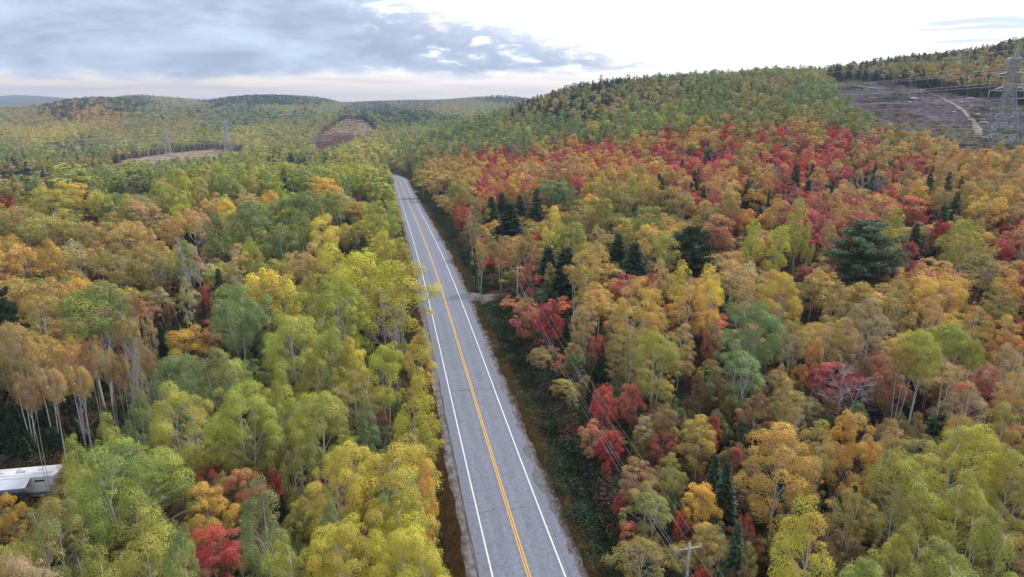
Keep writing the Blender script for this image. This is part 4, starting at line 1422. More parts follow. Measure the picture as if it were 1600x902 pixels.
def make_labels(ts):
    seen = [t for t in ts] + [t for t in mass if t.F < 520 and t.w > 6 and -20 < t.u < 1620 and t.v < 900 and t.H > 7]
    U = np.array([t.u for t in seen])
    V = np.array([t.v for t in seen])
    D = np.array([t.dep for t in seen])
    Wd = np.array([t.w for t in seen])
    used = {}
    order = sorted(range(len(ts)), key=lambda i: -seen[i].w * seen[i].pxh)
    lab = {}

    def size(t):
        big = {'aspen': 4.3, 'birch': 3.9, 'maple': 3.4, 'spruce': 2.2, 'pine': 4.5, 'bare': 2.8}[t.kind]
        if t.H < 6.5:
            return 'low'
        if t.r > big:
            return 'broad'
        if t.r < big * 0.55:
            return 'slender'
        if t.H > 15.5:
            return 'tall'
        return ''

    def place(t):
        if math.hypot(t.X + 56, t.F - 69) < 15:
            return 'by the white trailer'
        for k, (pf, pd) in enumerate(zip(POLE_F, POLE_D)):
            if math.hypot(t.d - pd, t.F - pf) < 8:
                return ['beside the large utility pole at the bottom edge', 'beside the second utility pole up the road', 'beside the third utility pole up the road',
                        'beside the fourth utility pole up the road', 'beside a small far utility pole', 'beside the smallest far utility pole'][k]
        if abs(t.F - 141) < 12 and 8 < t.d < 32:
            return 'by the gravel driveway'
        if t.F > 230 and t.d > 60:
            hgt = 'low' if t.F < 275 else 'midway' if t.F < 335 else 'high'
            return f"{hgt} on the slope below the " + ('pylon' if t.u > 1450 else 'dirt track' if t.u > 1290 else 'green hill' if t.u > 1000 else 'spruce hill')
        if t.F > 445:
            return 'in the far woods beyond the road crest'
        k = min(range(6), key=lambda q: abs(POLE_F[q] - t.F))
        nm = ['large', 'second', 'third', 'fourth', 'fifth', 'smallest'][k]
        ad = abs(t.d)
        if t.d < 0:
            return f'on the verge opposite the {nm} pole' if ad < 13 else ('' if ad < 40 else 'well back ' if ad < 85 else 'far back ' if ad < 140 else 'farthest back ') + f'opposite the {nm} pole'
        if ad < 19:
            return f'under the wires near the {nm} pole'
        return ('' if ad < 40 else 'well back ' if ad < 75 else 'far back ' if ad < 115 else 'farthest back ') + f'behind the {nm} pole'

    def desc(t):
        if t.kind == 'bare':
            return NOUN['bare']
        return f"{PAL[t.code][2]} {NOUN[t.kind]}"

    for i in order:
        t = seen[i]
        dist = np.hypot((U - t.u), (V - t.v) * 1.2)
        near = [j for j in np.argsort(dist)[1:40] if dist[j] < max(1.0 * (Wd[j] + t.w), 34) and desc(seen[j]) != desc(t)]

        def rel(j):
            s = seen[j]
            if D[j] < t.dep * 0.965 and s.v > t.v:
                return 'behind'
            if D[j] > t.dep * 1.035 and s.v < t.v:
                return 'in front of'
            return 'beside'
        sz = (size(t) + ' ') if size(t) else ''
        cands = []
        pl = place(t)

        def nb(j):
            s = seen[j]
            w = 'leafless tree' if s.kind == 'bare' else f"{SHORT[s.code]} {NOUN[s.kind]}"
            return ('an ' if w[0] in 'aeiou' else 'a ') + w
        for j in near[:4]:
            cands.append(f"{sz}{desc(t)} {rel(j)} {nb(j)}, {pl}")
        for a_ in range(min(6, len(near))):
            for b_ in range(a_ + 1, min(9, len(near))):
                if desc(seen[near[a_]]) != desc(seen[near[b_]]):
                    for q in (pl, pl.replace(' opposite the', ' facing the').replace('low on the slope below the', 'below the').replace('midway on the slope below the', 'well below the').replace('high on the slope below the', 'just below the')):
                        if rel(near[a_]) == rel(near[b_]):
                            cands.append(f"{sz}{desc(t)} {rel(near[a_])} {nb(near[a_])} and {nb(near[b_])}, {q}")
                        else:
                            cands.append(f"{sz}{desc(t)} {rel(near[a_])} {nb(near[a_])} and {rel(near[b_])} {nb(near[b_])}, {q}")
        cands.append(f"{sz}{desc(t)} {pl}")
        pick = None
        for c in cands:
            c = c.replace(' a olive', ' an olive').replace(' a amber', ' an amber').replace(' a orange', ' an orange')
            if len(c.replace(',', '').split()) > 16:
                c = c.replace(' the red slope', ' the slope').replace('beside the large utility pole at the bottom edge', 'by the large pole').replace(' up the road', '').replace(' utility', '')
            if len(c.replace(',', '').split()) > 16:
                continue
            if c not in used:
                pick = c
                break
            last = c
        if pick is None:
            pick = next((c for c in (q.replace(' a olive', ' an olive').replace(' a amber', ' an amber').replace(' a orange', ' an orange') for q in cands) if len(c.replace(',', '').split()) <= 16), f"{desc(t)} standing {pl}")
        used[pick] = used.get(pick, 0) + 1
        lab[id(t)] = pick
    print('labels', len(lab), 'distinct', len(used), [x for x in used.items() if x[1] > 1][:12])
    return lab


def plant_singles():
    lab = make_labels(singles)
    for t in singles:
        lod = lod_of(t)
        va = variant_for(t, lod)
        sx = t.r / va.a
        sz = t.H / va.H
        e = thing(f'{t.kind}_tree', (t.X, t.F, t.Z), lab[id(t)], 'tree', {'birch': 'birches', 'spruce': 'spruces'}.get(t.kind, NOUN[t.kind] + 's') + ' of the roadside forest' if t.kind != 'bare' else 'leafless trees of the roadside forest', t.rz, (sx, sx, sz))
        obj('trunk', va.trunk, e)
        if va.is_bare:
            obj('branches', va.crown, e)
        else:
            obj('crown', va.crown, e, leaf_colour=list(t.c1), second_colour=list(t.c2))


plant_singles()


# ------------------------------------------------------------------ masses (far woods, ground plants): points that carry shared meshes
def scatter_object(name, meshes, pts, rots, scales, var, c1, c2, kind='stuff'):
    me = bpy.data.meshes.new(name)
    n = len(pts)
    me.vertices.add(n)
    me.vertices.foreach_set('co', np.asarray(pts, np.float32).ravel())
    for nm, typ, dat, key in [('rot', 'FLOAT_VECTOR', rots, 'vector'), ('scl', 'FLOAT_VECTOR', scales, 'vector'), ('variant', 'INT', var, 'value'),
                              ('leaf_colour', 'FLOAT_VECTOR', c1, 'vector'), ('second_colour', 'FLOAT_VECTOR', c2, 'vector')]:
        a = me.attributes.new(nm, typ, 'POINT')
        a.data.foreach_set(key, np.asarray(dat, np.int32 if typ == 'INT' else np.float32).ravel())
    o = obj(name, me, kind=kind)
    ng = bpy.data.node_groups.new(name + '_planting', 'GeometryNodeTree')
    ng.interface.new_socket('Geometry', in_out='INPUT', socket_type='NodeSocketGeometry')
    ng.interface.new_socket('Geometry', in_out='OUTPUT', socket_type='NodeSocketGeometry')
    gi, go = ng.nodes.new('NodeGroupInput'), ng.nodes.new('NodeGroupOutput')
    iop = ng.nodes.new('GeometryNodeInstanceOnPoints')
    iop.inputs['Pick Instance'].default_value = True
    g2i = ng.nodes.new('GeometryNodeGeometryToInstance')
    for m in reversed(meshes):
        src = bpy.data.objects.new(m.name, m)
        oi = ng.nodes.new('GeometryNodeObjectInfo')
        oi.inputs['Object'].default_value = src
        oi.inputs['As Instance'].default_value = False
        ng.links.new(oi.outputs['Geometry'], g2i.inputs[0])

    def attr(nm, typ):
        nd = ng.nodes.new('GeometryNodeInputNamedAttribute')
        nd.data_type = typ
        nd.inputs['Name'].default_value = nm
        return nd.outputs['Attribute']
    ng.links.new(gi.outputs[0], iop.inputs['Points'])
    ng.links.new(g2i.outputs[0], iop.inputs['Instance'])
    ng.links.new(attr('variant', 'INT'), iop.inputs['Instance Index'])
    ng.links.new(attr('rot', 'FLOAT_VECTOR'), iop.inputs['Rotation'])
    ng.links.new(attr('scl', 'FLOAT_VECTOR'), iop.inputs['Scale'])
    ng.links.new(iop.outputs[0], go.inputs[0])
    md = o.modifiers.new('planting', 'NODES')
    md.node_group = ng
    return o


def plant_mass():
    groups = {}
    for t in mass:
        lod = lod_of(t)
        k = t.kind if t.kind != 'pine' else 'spruce'
        groups.setdefault(k, []).append((t, lod))
    for k, lst in groups.items():
        keys, meshes = {}, []
        P, Rr, Sx, Vi, C1, C2 = [], [], [], [], [], []
        for t, lod in lst:
            vs = VAR[(k, lod)]
            if k in ('aspen', 'birch') and lod in ('hi', 'mid'):
                vs = vs[:3]
            va = vs[R.randrange(len(vs))]
            if va.name not in keys:
                keys[va.name] = len(meshes)
                meshes.append(va.joined())
            P.append((t.X, t.F, t.Z))
            Rr.append((0, 0, t.rz))
            Sx.append((t.r / va.a, t.r / va.a, t.H / va.H))
            Vi.append(keys[va.name])
            C1.append(t.c1)
            C2.append(t.c2)
        nm = {'aspen': 'aspen_woods', 'birch': 'birch_woods', 'maple': 'maple_woods', 'spruce': 'conifer_woods', 'bare': 'leafless_woods'}[k]
        o = scatter_object(nm, meshes, P, Rr, Sx, Vi, C1, C2)
        o['label'] = {'aspen': 'mass of green and yellow aspens covering the hills', 'birch': 'mass of golden and tan birches covering the slopes', 'maple': 'mass of red maples on the far hillside',
                      'spruce': 'dark conifers scattered through the far hills', 'bare': 'pale leafless trees scattered through the far woods'}[k]


plant_mass()


def tuft(seed, n, w, h, leaf, lod=1.0):
    """low leafy clump"""
    rng = np.random.default_rng(seed)
    P, Nn, T = [], [], []
    for _ in range(max(3, n // 30)):
        c = np.array([rng.normal() * w * 0.4, rng.normal() * w * 0.4, h * rng.uniform(0.25, 0.7)])
        m = 30
        d = unit(rng.normal(size=(m, 3)))
        d[:, 2] = np.abs(d[:, 2])
        P.append(c + d * np.array([w * 0.33, w * 0.33, h * 0.35]) * rng.uniform(0.5, 1.1, m)[:, None])
        Nn.append(unit(d * 0.6 + [0, 0, 0.5] + rng.normal(size=(m, 3)) * 0.5))
        T.append((rng.integers(64) + rng.uniform(0.02, 0.98, m)) / 64.0)
    P, Nn, T = np.vstack(P), np.vstack(Nn), np.concatenate(T)
    v, f = leaf_quads(P, Nn, leaf, rng)
    return v, f, np.repeat(T, 4)


def blades(seed, n, w, h):
    rng = np.random.default_rng(seed)
    V, Fc, T = [], [], []
    for i in range(n):
        b = np.array([rng.normal() * w * 0.4, rng.normal() * w * 0.4, -0.05])
        th = rng.uniform(0, 6.28)
        t = np.array([math.cos(th), math.sin(th), 0]) * 0.03
        e = b + np.array([rng.normal() * 0.25 * h, rng.normal() * 0.25 * h, h * rng.uniform(0.6, 1.1)])
        o = len(V)
        V += [b - t, b + t, e + t * 0.3, e - t * 0.3]
        Fc.append((o, o + 1, o + 2, o + 3))
        T += [rng.uniform(0, 1)] * 4
    return np.array(V), np.array(Fc), np.array(T)


def plant_ground():
    tm = [mesh_np(f'shrub_clump_{i}', *tuft(700 + i, 420, 1.9, 1.25, 0.14)[:2], [M['leaf']], False, tuft(700 + i, 420, 1.9, 1.25, 0.14)[2]) for i in range(4)]
    rng = np.random.default_rng(21)
    cols = {k: np.array(srgb(*c, 0.75)) for k, c in dict(g=(60, 84, 46), d=(46, 66, 44), o=(104, 98, 46), b=(112, 84, 58), r=(128, 50, 44), m=(82, 68, 82), t=(150, 122, 80), y=(150, 140, 60)).items()}

    def add(pool, X, F, mix, lo, hi, flat=1.0):
        Z = height(X, F)
        for i in range(len(X)):
            s = rng.uniform(lo, hi)
            c = cols[mix[rng.integers(len(mix))]] * rng.uniform(0.8, 1.25)
            c2 = cols[mix[rng.integers(len(mix))]] * rng.uniform(0.8, 1.25)
            pool.append((X[i], F[i], Z[i] - 0.05, s, s * flat, c, c2))
    ditch, floor = [], []
    # ditch and verge on the pole flank: dense dark shrubs
    n = 3000
    F = np.exp(rng.uniform(math.log(38), math.log(470), n))
    d = rng.uniform(6.05, 14.0, n)
    for lo, hi, mix, ds in [(6.0, 7.4, 'otbbg', (0.25, 0.6)), (7.4, 11.5, 'gdddgggdgo', (0.4, 1.3)), (11.5, 14.6, 'dggobrmgd', (0.5, 1.9))]:
        k = (d >= lo) & (d < hi)
        for f0, hw, dm in DRIVES:
            k &= ~((np.abs(F - f0 - 0.19 * d) < hw + 1.2) & (d < dm))
        add(ditch, (road_x(F) + d * 0.983)[k], (F + d * 0.185)[k], mix, *ds)
    # opposite flank, under the overhanging crowns
    F = np.exp(rng.uniform(math.log(34), math.log(470), 1500))
    d = -rng.uniform(6.5, 12, 1500)
    k = d > -7.5
    add(ditch, (road_x(F) + d * 0.983)[k], (F + d * 0.185)[k], 'tbbrt', 0.2, 0.45)
    add(ditch, (road_x(F) + d * 0.983)[~k], (F + d * 0.185)[~k], 'ddgbgm', 0.4, 0.9)
    # forest floor
    X = rng.uniform(-1, 1, 9000)
    F = np.exp(rng.uniform(math.log(30), math.log(330), 9000))
    X = X * (F * 0.9 + 15)
    dd = road_d(X, F)
    k = (dd < -10) | (dd > 14)
    add(floor, X[k], F[k], 'dgobbrmdgo', 0.5, 1.5)
    # heath and fields
    heath = []
    X = rng.uniform(120, 520, 16000)
    F = rng.uniform(290, 650, 16000)
    k = clearings(X, F, height(X, F)) == 1
    nz = 0.5 + 0.5 * _bump(X, F, 41, 5.0)
    k1 = k & (nz < 0.60) & (rng.uniform(0, 1, len(X)) < 0.55)
    add(heath, X[k1], F[k1], 'mmmbm', 0.5, 1.0, 0.5)
    k2 = k & (nz >= 0.60)
    add(heath, X[k2], F[k2], 'oobog', 0.5, 1.2, 0.6)
    X = rng.uniform(120, 520, 2600)
    F = rng.uniform(240, 650, 2600)
    kb = (clearings(X, F, height(X, F)) == 1) & (0.5 + 0.5 * _bump(X, F, 13, 7.0) > 0.55)
    add(heath, X[kb], F[kb], 'ogobd', 1.1, 2.6, 0.9)
    X = rng.uniform(-460, -100, 20000)
    F = rng.uniform(330, 1400, 20000)
    c = clearings(X, F, height(X, F))
    add(heath, X[c == 4], F[c == 4], 'bmrogb', 0.8, 1.8, 0.7)
    k = (c == 2) & (rng.uniform(0, 1, len(X)) < 0.3)
    add(heath, X[k], F[k], 'tbt', 0.8, 1.6, 0.35)
    k = (c == 3) & (rng.uniform(0, 1, len(X)) < 0.5)
    add(heath, X[k], F[k], 'brbtm', 1.0, 2.4, 0.5)
    for nm, pool, lb in [('roadside_undergrowth', ditch, 'dark green shrubs and dry weeds lining the road ditch'), ('forest_undergrowth', floor, 'low brown and green plants on the forest floor'),
                         ('heath_shrubbery', heath, 'purple grey heath plants on the open clearings')]:
        a = pool
        o = scatter_object(nm, tm, [(p[0], p[1], p[2]) for p in a], [(0, 0, rng.uniform(0, 6.28)) for _ in a], [(p[3], p[3], p[4]) for p in a], rng.integers(0, 4, len(a)), [p[5] for p in a], [p[6] for p in a])
        o['label'] = lb
    gm = []
    for i in range(3):
        v, f, t = blades(800 + i, 60, 0.9, 0.5)
        gm.append(mesh_np(f'grass_tuft_{i}', v, f, [M['leaf']], False, t))
    gr = []
    F = np.exp(rng.uniform(math.log(34), math.log(330), 5200))
    side = rng.uniform(0, 1, 5200) < 0.55
    d = np.where(side, -rng.uniform(5.7, 7.2, 5200), rng.uniform(5.6, 7.1, 5200))
    for f0, hw, dm in DRIVES:
        keep = ~((np.abs(F - f0 - 0.19 * d) < hw) & (d > 0))
        F, d = F[keep], d[keep]
    add(gr, road_x(F) + d * 0.983, F + d * 0.185, 'ttbto', 0.6, 1.2)
    o = scatter_object('verge_grass', gm, [(p[0], p[1], p[2] + 0.05) for p in gr], [(0, 0, rng.uniform(0, 6.28)) for _ in gr], [(p[3],) * 3 for p in gr], rng.integers(0, 3, len(gr)), [p[5] for p in gr], [p[6] for p in gr])
    o['label'] = 'dry straw grass along the gravel shoulders'


plant_ground()


# ------------------------------------------------------------------ utility poles and wires
def road_point(F, d):
    return float(road_x(F)) + d * 0.983, F + d * 0.185 * 0


POLE_ALL = [(-34.0, 12.6)] + list(zip(POLE_F, POLE_D)) + [(505.0, 14.3)]
POLE_LABEL = ['large weathered utility pole with crossarm at the bottom edge among red maples', 'utility pole beside the salmon maples just past the gravel driveway',
              'utility pole between olive birches, third one up the road', 'thin utility pole in front of deep red maples, fourth up the road',
              'thin distant utility pole above a red bush near the road crest', 'small distant utility pole by the dark road crest', 'faintest utility pole at the far bend of the road']


def build_poles():
    pm = {}
    A = Acc(); k = np.linspace(0, 1, 6)
    A.tube(np.stack([k * 0.04, k * 0, -1.0 + k * 10.35], -1), 0.165 - 0.05 * k, 10)
    pm['shaft'] = A.mesh('pole_shaft', M['pole'], True)
    A = Acc(); A.box((0, 0.17, 0), (2.5, 0.10, 0.13)); pm['crossarm'] = A.mesh('pole_crossarm', M['pole'])
    A = Acc(); A.bar((-0.55, 0.12, -0.03), (0, 0.13, -0.65), 0.018); pm['brace_a'] = A.mesh('pole_brace', M['steel'])
    A = Acc(); A.bar((0.55, 0.12, -0.03), (0, 0.13, -0.65), 0.018); pm['brace_b'] = A.mesh('pole_brace', M['steel'])
    A = Acc(); A.tube([(0, 0, 0), (0, 0, 0.10), (0, 0, 0.12), (0, 0, 0.22), (0, 0, 0.27)], [0.02, 0.025, 0.07, 0.085, 0.03], 8)
    pm['insulator'] = A.mesh('pin_insulator', M['insulator'], True)
    ends = []
    for i, (F, d) in enumerate(POLE_ALL):
        x, y = road_point(F, d)
        z = float(height(x, y))
        yaw = math.radians(10.6 + (4 if i == 1 else 0))
        top = z + 9.35
        if i == 1:
            top = 8.0
            z = top - 9.35
        hid = i == 0
        t = thing('utility_pole', (x, y, z), POLE_LABEL[i - 1] if not hid else 'utility pole beyond the frame carrying the roadside wires', 'utility pole', 'wooden utility poles along the road', yaw)
        obj('shaft', pm['shaft'], t)
        a = obj('crossarm', pm['crossarm'], t)
        a.location = (0, 0, 8.95)
        for b in ('brace_a', 'brace_b'):
            o = obj('brace', pm[b], t)
            o.location = (0, 0, 8.95)
        loc = []
        for q in ((-1.15, 0.17, 9.01), (0.04, 0, 9.35), (1.15, 0.17, 9.01)):
            o = obj('insulator', pm['insulator'], t)
            o.location = q
            loc.append((q[0], q[1], q[2] + 0.22))
        loc += [(-0.16, 0, 7.15), (-0.16, 0, 6.35)]
        c, s = math.cos(yaw), math.sin(yaw)
        ends.append([np.array([x + p[0] * c - p[1] * s, y + p[0] * s + p[1] * c, z + p[2]]) for p in loc])
    names = ['roadside power line on the road-facing crossarm tip', 'roadside power line carried on the pole tops', 'roadside power line on the forest-facing crossarm tip',
             'upper of two communication cables below the crossarms', 'lower of two communication cables below the crossarms']
    for w in range(5):
        A = Acc()
        for i in range(len(ends) - 1):
            p, q = ends[i][w], ends[i + 1][w]
            k = np.linspace(0, 1, 17)
            L = np.linalg.norm(q - p)
            pts = p[None] * (1 - k)[:, None] + q[None] * k[:, None]
            pts[:, 2] -= 4 * k * (1 - k) * L * (0.014 if w < 3 else 0.018)
            A.tube(pts, 0.0075 if w < 3 else 0.010, 4)
        obj('power_line', A.mesh('power_line', M['wire'], True), label=names[w], category='cable', group='wires strung along the utility poles')


build_poles()


# ------------------------------------------------------------------ transmission pylons
def pylon(name, x, y, z, H, yaw, label, detail, mat, base=0.28, arms=((0.58, 0.19), (0.725, 0.20), (0.87, 0.135))):
    t = thing(name, (x, y, z), label, 'pylon', 'steel transmission pylons', yaw)
    hb = base * H / 2
    waist, wz = 0.045 * H, 0.56
    topw = 0.03 * H

    def half(k):
        return hb + (waist - hb) * (k / wz) if k < wz else waist + (topw - waist) * (k - wz) / (0.9 - wz) if k < 0.9 else topw * max(0.05, (1 - k) / 0.1)
    lr = (0.0056 if detail else 0.0052) * H
    br = lr * (0.52 if detail else 0.6)
    ks = [-0.03, 0, 0.2, 0.36, 0.48, wz, 0.66, 0.76, 0.86, 0.92, 1.0]
    for sx in (-1, 1):
        for sy in (-1, 1):
            A = Acc()
            A.tube([(sx * half(k), sy * half(k), k * H) for k in ks], [lr] * 6 + [lr * 0.7] * 5, 4)
            obj('leg', A.mesh('pylon_leg', mat), t)
    lev = [0.0, 0.13, 0.25, 0.35, 0.43, 0.50, 0.56, 0.62, 0.68, 0.74, 0.80, 0.86, 0.92]
    joined = Acc()

    def brace(a, b, r=br):
        if detail:
            A = Acc()
            A.bar(a, b, r)
            obj('brace', A.mesh('pylon_brace', mat), t)
        else:
            joined.bar(a, b, r)
    for i in range(len(lev) - 1):
        k0, k1 = lev[i], lev[i + 1]
        h0, h1 = half(k0), half(k1)
        cs = [(-1, -1), (1, -1), (1, 1), (-1, 1)]
        for j in range(4):
            a, b = cs[j], cs[(j + 1) % 4]
            A0, A1 = (a[0] * h0, a[1] * h0, k0 * H), (a[0] * h1, a[1] * h1, k1 * H)
            B0, B1 = (b[0] * h0, b[1] * h0, k0 * H), (b[0] * h1, b[1] * h1, k1 * H)
            brace(A0, B1)
            brace(B0, A1)
            if i > 0:
                brace(A0, B0)
            if i == 0:
                # the wide bottom panel has secondary struts
                mid = tuple((np.array(A1) + np.array(B1)) / 2)
                brace(mid, tuple((np.array(A0) * 0.5 + np.array(A1) * 0.5)))
                brace(mid, tuple((np.array(B0) * 0.5 + np.array(B1) * 0.5)))
    if not detail:
        obj('bracing', joined.mesh('pylon_bracing', mat), t)
    tips = []
    for kz, ka in arms:
        for sx in (-1, 1):
            L = ka * H
            h = half(kz)
            A = Acc()
            tip = np.array([sx * L, 0, kz * H + 0.004 * H])
            rt = [(sx * h, sy * h, kz * H) for sy in (-1, 1)] + [(sx * half(kz + 0.05), sy * half(kz + 0.05), (kz + 0.05) * H) for sy in (-1, 1)]
            for p in rt:
                A.bar(p, tip, lr * 0.7)
            for q in (0.25, 0.5, 0.75):
                pp = [np.array(p) * (1 - q) + tip * q for p in rt]
                A.bar(pp[0], pp[1], br * 0.8); A.bar(pp[0], pp[2], br * 0.8); A.bar(pp[1], pp[3], br * 0.8)
            obj('crossarm', A.mesh('pylon_crossarm', mat), t)
            A = Acc()
            ins = 0.072 * H
            n = 13
            zz = np.linspace(0, ins, n)
            rr = np.where(np.arange(n) % 2 == 0, 0.0016, 0.0042) * H * (1.15 if detail else 1.4)
            A.tube(np.stack([np.full(n, tip[0]), np.zeros(n), tip[2] - zz], -1), rr, 8)
            obj('insulator', A.mesh('pylon_insulator', M['insulator'], True), t)
            tips.append(np.array([tip[0], 0, tip[2] - ins]))
    tips.append(np.array([0, 0, H]))
    c, s = math.cos(yaw), math.sin(yaw)
    return [np.array([x + p[0] * c - p[1] * s, y + p[0] * s + p[1] * c, z + p[2]]) for p in tips]


def span(a, b, label, r, sag=0.03, group='conductors between the pylons'):
    A = Acc()
    k = np.linspace(0, 1, 25)
    L = np.linalg.norm(b - a)
    pts = a[None] * (1 - k)[:, None] + b[None] * k[:, None]
    pts[:, 2] -= 4 * k * (1 - k) * L * sag
    A.tube(pts, r, 4)
    obj('transmission_cable', A.mesh('transmission_cable', M['wire'], True), label=label, category='cable', group=group)


def build_pylons():
    bx, by, bz = at(1562, 229)
    Hbig = 45.0
    t1 = pylon('transmission_pylon', bx, by, bz - 0.3, Hbig, math.radians(-14), 'tall steel lattice pylon standing in the purple heath clearing', True, M['steel'], 0.25)
    # its neighbour over the ridge
    F2 = 760.0
    X2 = F2 * 0.965 * (938 - 800) / FPX
    t2 = pylon('transmission_pylon', X2, F2, float(height(X2, F2)) - 0.5, 24.0, math.radians(-30), 'tiny pylon whose tip rises over the wooded ridge', False, M['far_steel'])
    off = np.array([330.0, -140.0, 20.0])
    arm = ['lower', 'lower', 'middle', 'middle', 'upper', 'upper', 'earth']
    far = ['outer', 'inner'] * 3 + ['']
    for i in range(7):
        nm = f"{arm[i]} {far[i]} cable slung from the tall heath pylon to the ridge" if i < 6 else 'earth wire from the tall heath pylon tip to the ridge'
        span(t1[i], t2[i], nm, 0.075 if i < 6 else 0.05, 0.022)
        nm = f"{arm[i]} {far[i]} cable leaving the tall heath pylon away from the ridge" if i < 6 else 'earth wire leaving the tall heath pylon tip away from the ridge'
        span(t1[i], t1[i] + off, nm, 0.075 if i < 6 else 0.05, 0.02)
    T = []
    for u, v, vt, lb, dp in [(264, 243, 201, 'pale pylon beside the tan field across the valley', None), (357, 236, 187, 'broad pale pylon behind the tan field before white trunks', None), (491, 237, 205, 'small pylon at the foot of the brown hillside clearing', None)]:
        X, F, Z = at(u, v)
        _, _, dep = proj(X, F, Z)
        H = (v - vt) * dep / FPX
        T.append(pylon('transmission_pylon', X, F, Z - 0.3, H, math.radians(12), lb, False, M['far_steel'], 0.24))
    for i in (0, 1, 2, 3, 4, 5):
        nm = f"{arm[i]} {far[i]} cable"
        span(T[0][i], T[2][i], nm + ' crossing the valley from the field pylon', 0.06, 0.02)
        span(T[0][i] + np.array([-420.0, -260.0, 8.0]), T[0][i], nm + ' reaching the field pylon from beyond the frame', 0.06, 0.02)
        X, F, Z = at(556, 184)
        q = np.array([X, F, Z + 22.0]) + (T[2][i] - T[2][6]) * 0.9
        span(T[2][i], q, nm + ' climbing the brown hillside clearing', 0.07, 0.02)


build_pylons()


# ------------------------------------------------------------------ boulders on the heath, by the driveway
def boulder_mesh(seed):
    rng = np.random.default_rng(seed)
    n, m = 6, 9
    V = []
    for i in range(n + 1):
        th = math.pi * i / n
        for j in range(m):
            ph = 2 * math.pi * j / m
            r = 1 + 0.22 * math.sin(3 * ph + seed + th * 2) * math.sin(th) + rng.uniform(-0.12, 0.12) * math.sin(th)
            V.append((r * math.sin(th) * math.cos(ph) * 1.3, r * math.sin(th) * math.sin(ph), r * math.cos(th) * 0.6))
    f = [(i * m + j, i * m + (j + 1) % m, (i + 1) * m + (j + 1) % m, (i + 1) * m + j) for i in range(n) for j in range(m)]
    return mesh_np('boulder', V, f, [M['rock']], False)


def build_boulders():
    bm = [boulder_mesh(i) for i in range(4)]
    items = [(1428, 156, 2.6, 'long pale boulder among purple heath, uppermost of a pair above the track bend'), (1420, 161, 1.7, 'grey boulder just below the long pale boulder on the heath'),
             (1516, 155, 2.2, 'flat pale boulder beside the dark tree edge above the track'), (1502, 161, 1.5, 'grey boulder between the track and the flat pale boulder'),
             (1491, 176, 1.3, 'white boulder close against the heath side of the track'), (1496, 173, 1.2, 'small white boulder in the crook of the track'),
             (1527, 180, 1.6, 'pale boulder between the track and the tall pylon'), (1532, 188, 1.9, 'slanting pale boulder beside the broad end of the track'),
             (1537, 193, 1.8, 'pale boulder nearest the foot of the track, pylon flank'), (1546, 172, 1.5, 'grey boulder uphill of the tall pylon'),
             (1441, 142, 1.5, 'grey boulder by the forest edge above the track'), (1462, 184, 1.0, 'lone small boulder in the middle of the purple heath'),
             (1500, 167, 1.0, 'tiny grey boulder beside the narrow part of the track'), (1585, 178, 1.5, 'grey boulder behind the pylon crossarms'),
             (1380, 152, 1.4, 'grey boulder on the upper heath slope away from the track'), (1518, 166, 1.1, 'small pale boulder above the track among heath'),
             (759, 455, 0.28, 'small white stone lying beside the gravel driveway'), (748, 461, 0.2, 'little pale stone at the mouth of the gravel driveway'), (772, 496, 0.7, 'pale grey boulder in the ditch shrubs below the driveway')]
    for i, (u, v, s, lb) in enumerate(items):
        X, F, Z = at(u, v)
        o = obj('boulder', bm[i % 4], label=lb.replace('nearest', 'hard by'), category='boulder', group='boulders in the clearings')
        o.location = (X, F, Z + 0.18 * s + (0.25 if u < 800 else 0))
        o.scale = (s, s * 0.8, s * 0.75)
        o.rotation_euler = (0, 0, R.uniform(0, 6.28))
    # a pale twisted dead branch in the ditch
    X, F, Z = at(776, 487)
    A = Acc()
    k = np.linspace(0, 1, 10)
    A.tube(np.stack([-0.9 + 1.9 * k, 0.5 * np.sin(k * 4), 0.75 + 0.7 * np.sin(k * 3.0)], -1), 0.10 - 0.06 * k, 6)
    A.tube([(0.1, 0.3, 1.35), (0.7, 0.1, 1.9), (1.2, 0.2, 2.0)], [0.06, 0.045, 0.02], 5)
    A.tube([(-0.3, 0.4, 1.2), (-0.9, 0.2, 1.35), (-1.3, 0.5, 1.1)], [0.06, 0.04, 0.02], 5)
    o = obj('dead_branch', A.mesh('dead_branch', M['dead_wood'], True), label='pale twisted dead branch in the ditch shrubs below the driveway', category='branch')
    o.location = (X, F, Z)


build_boulders()


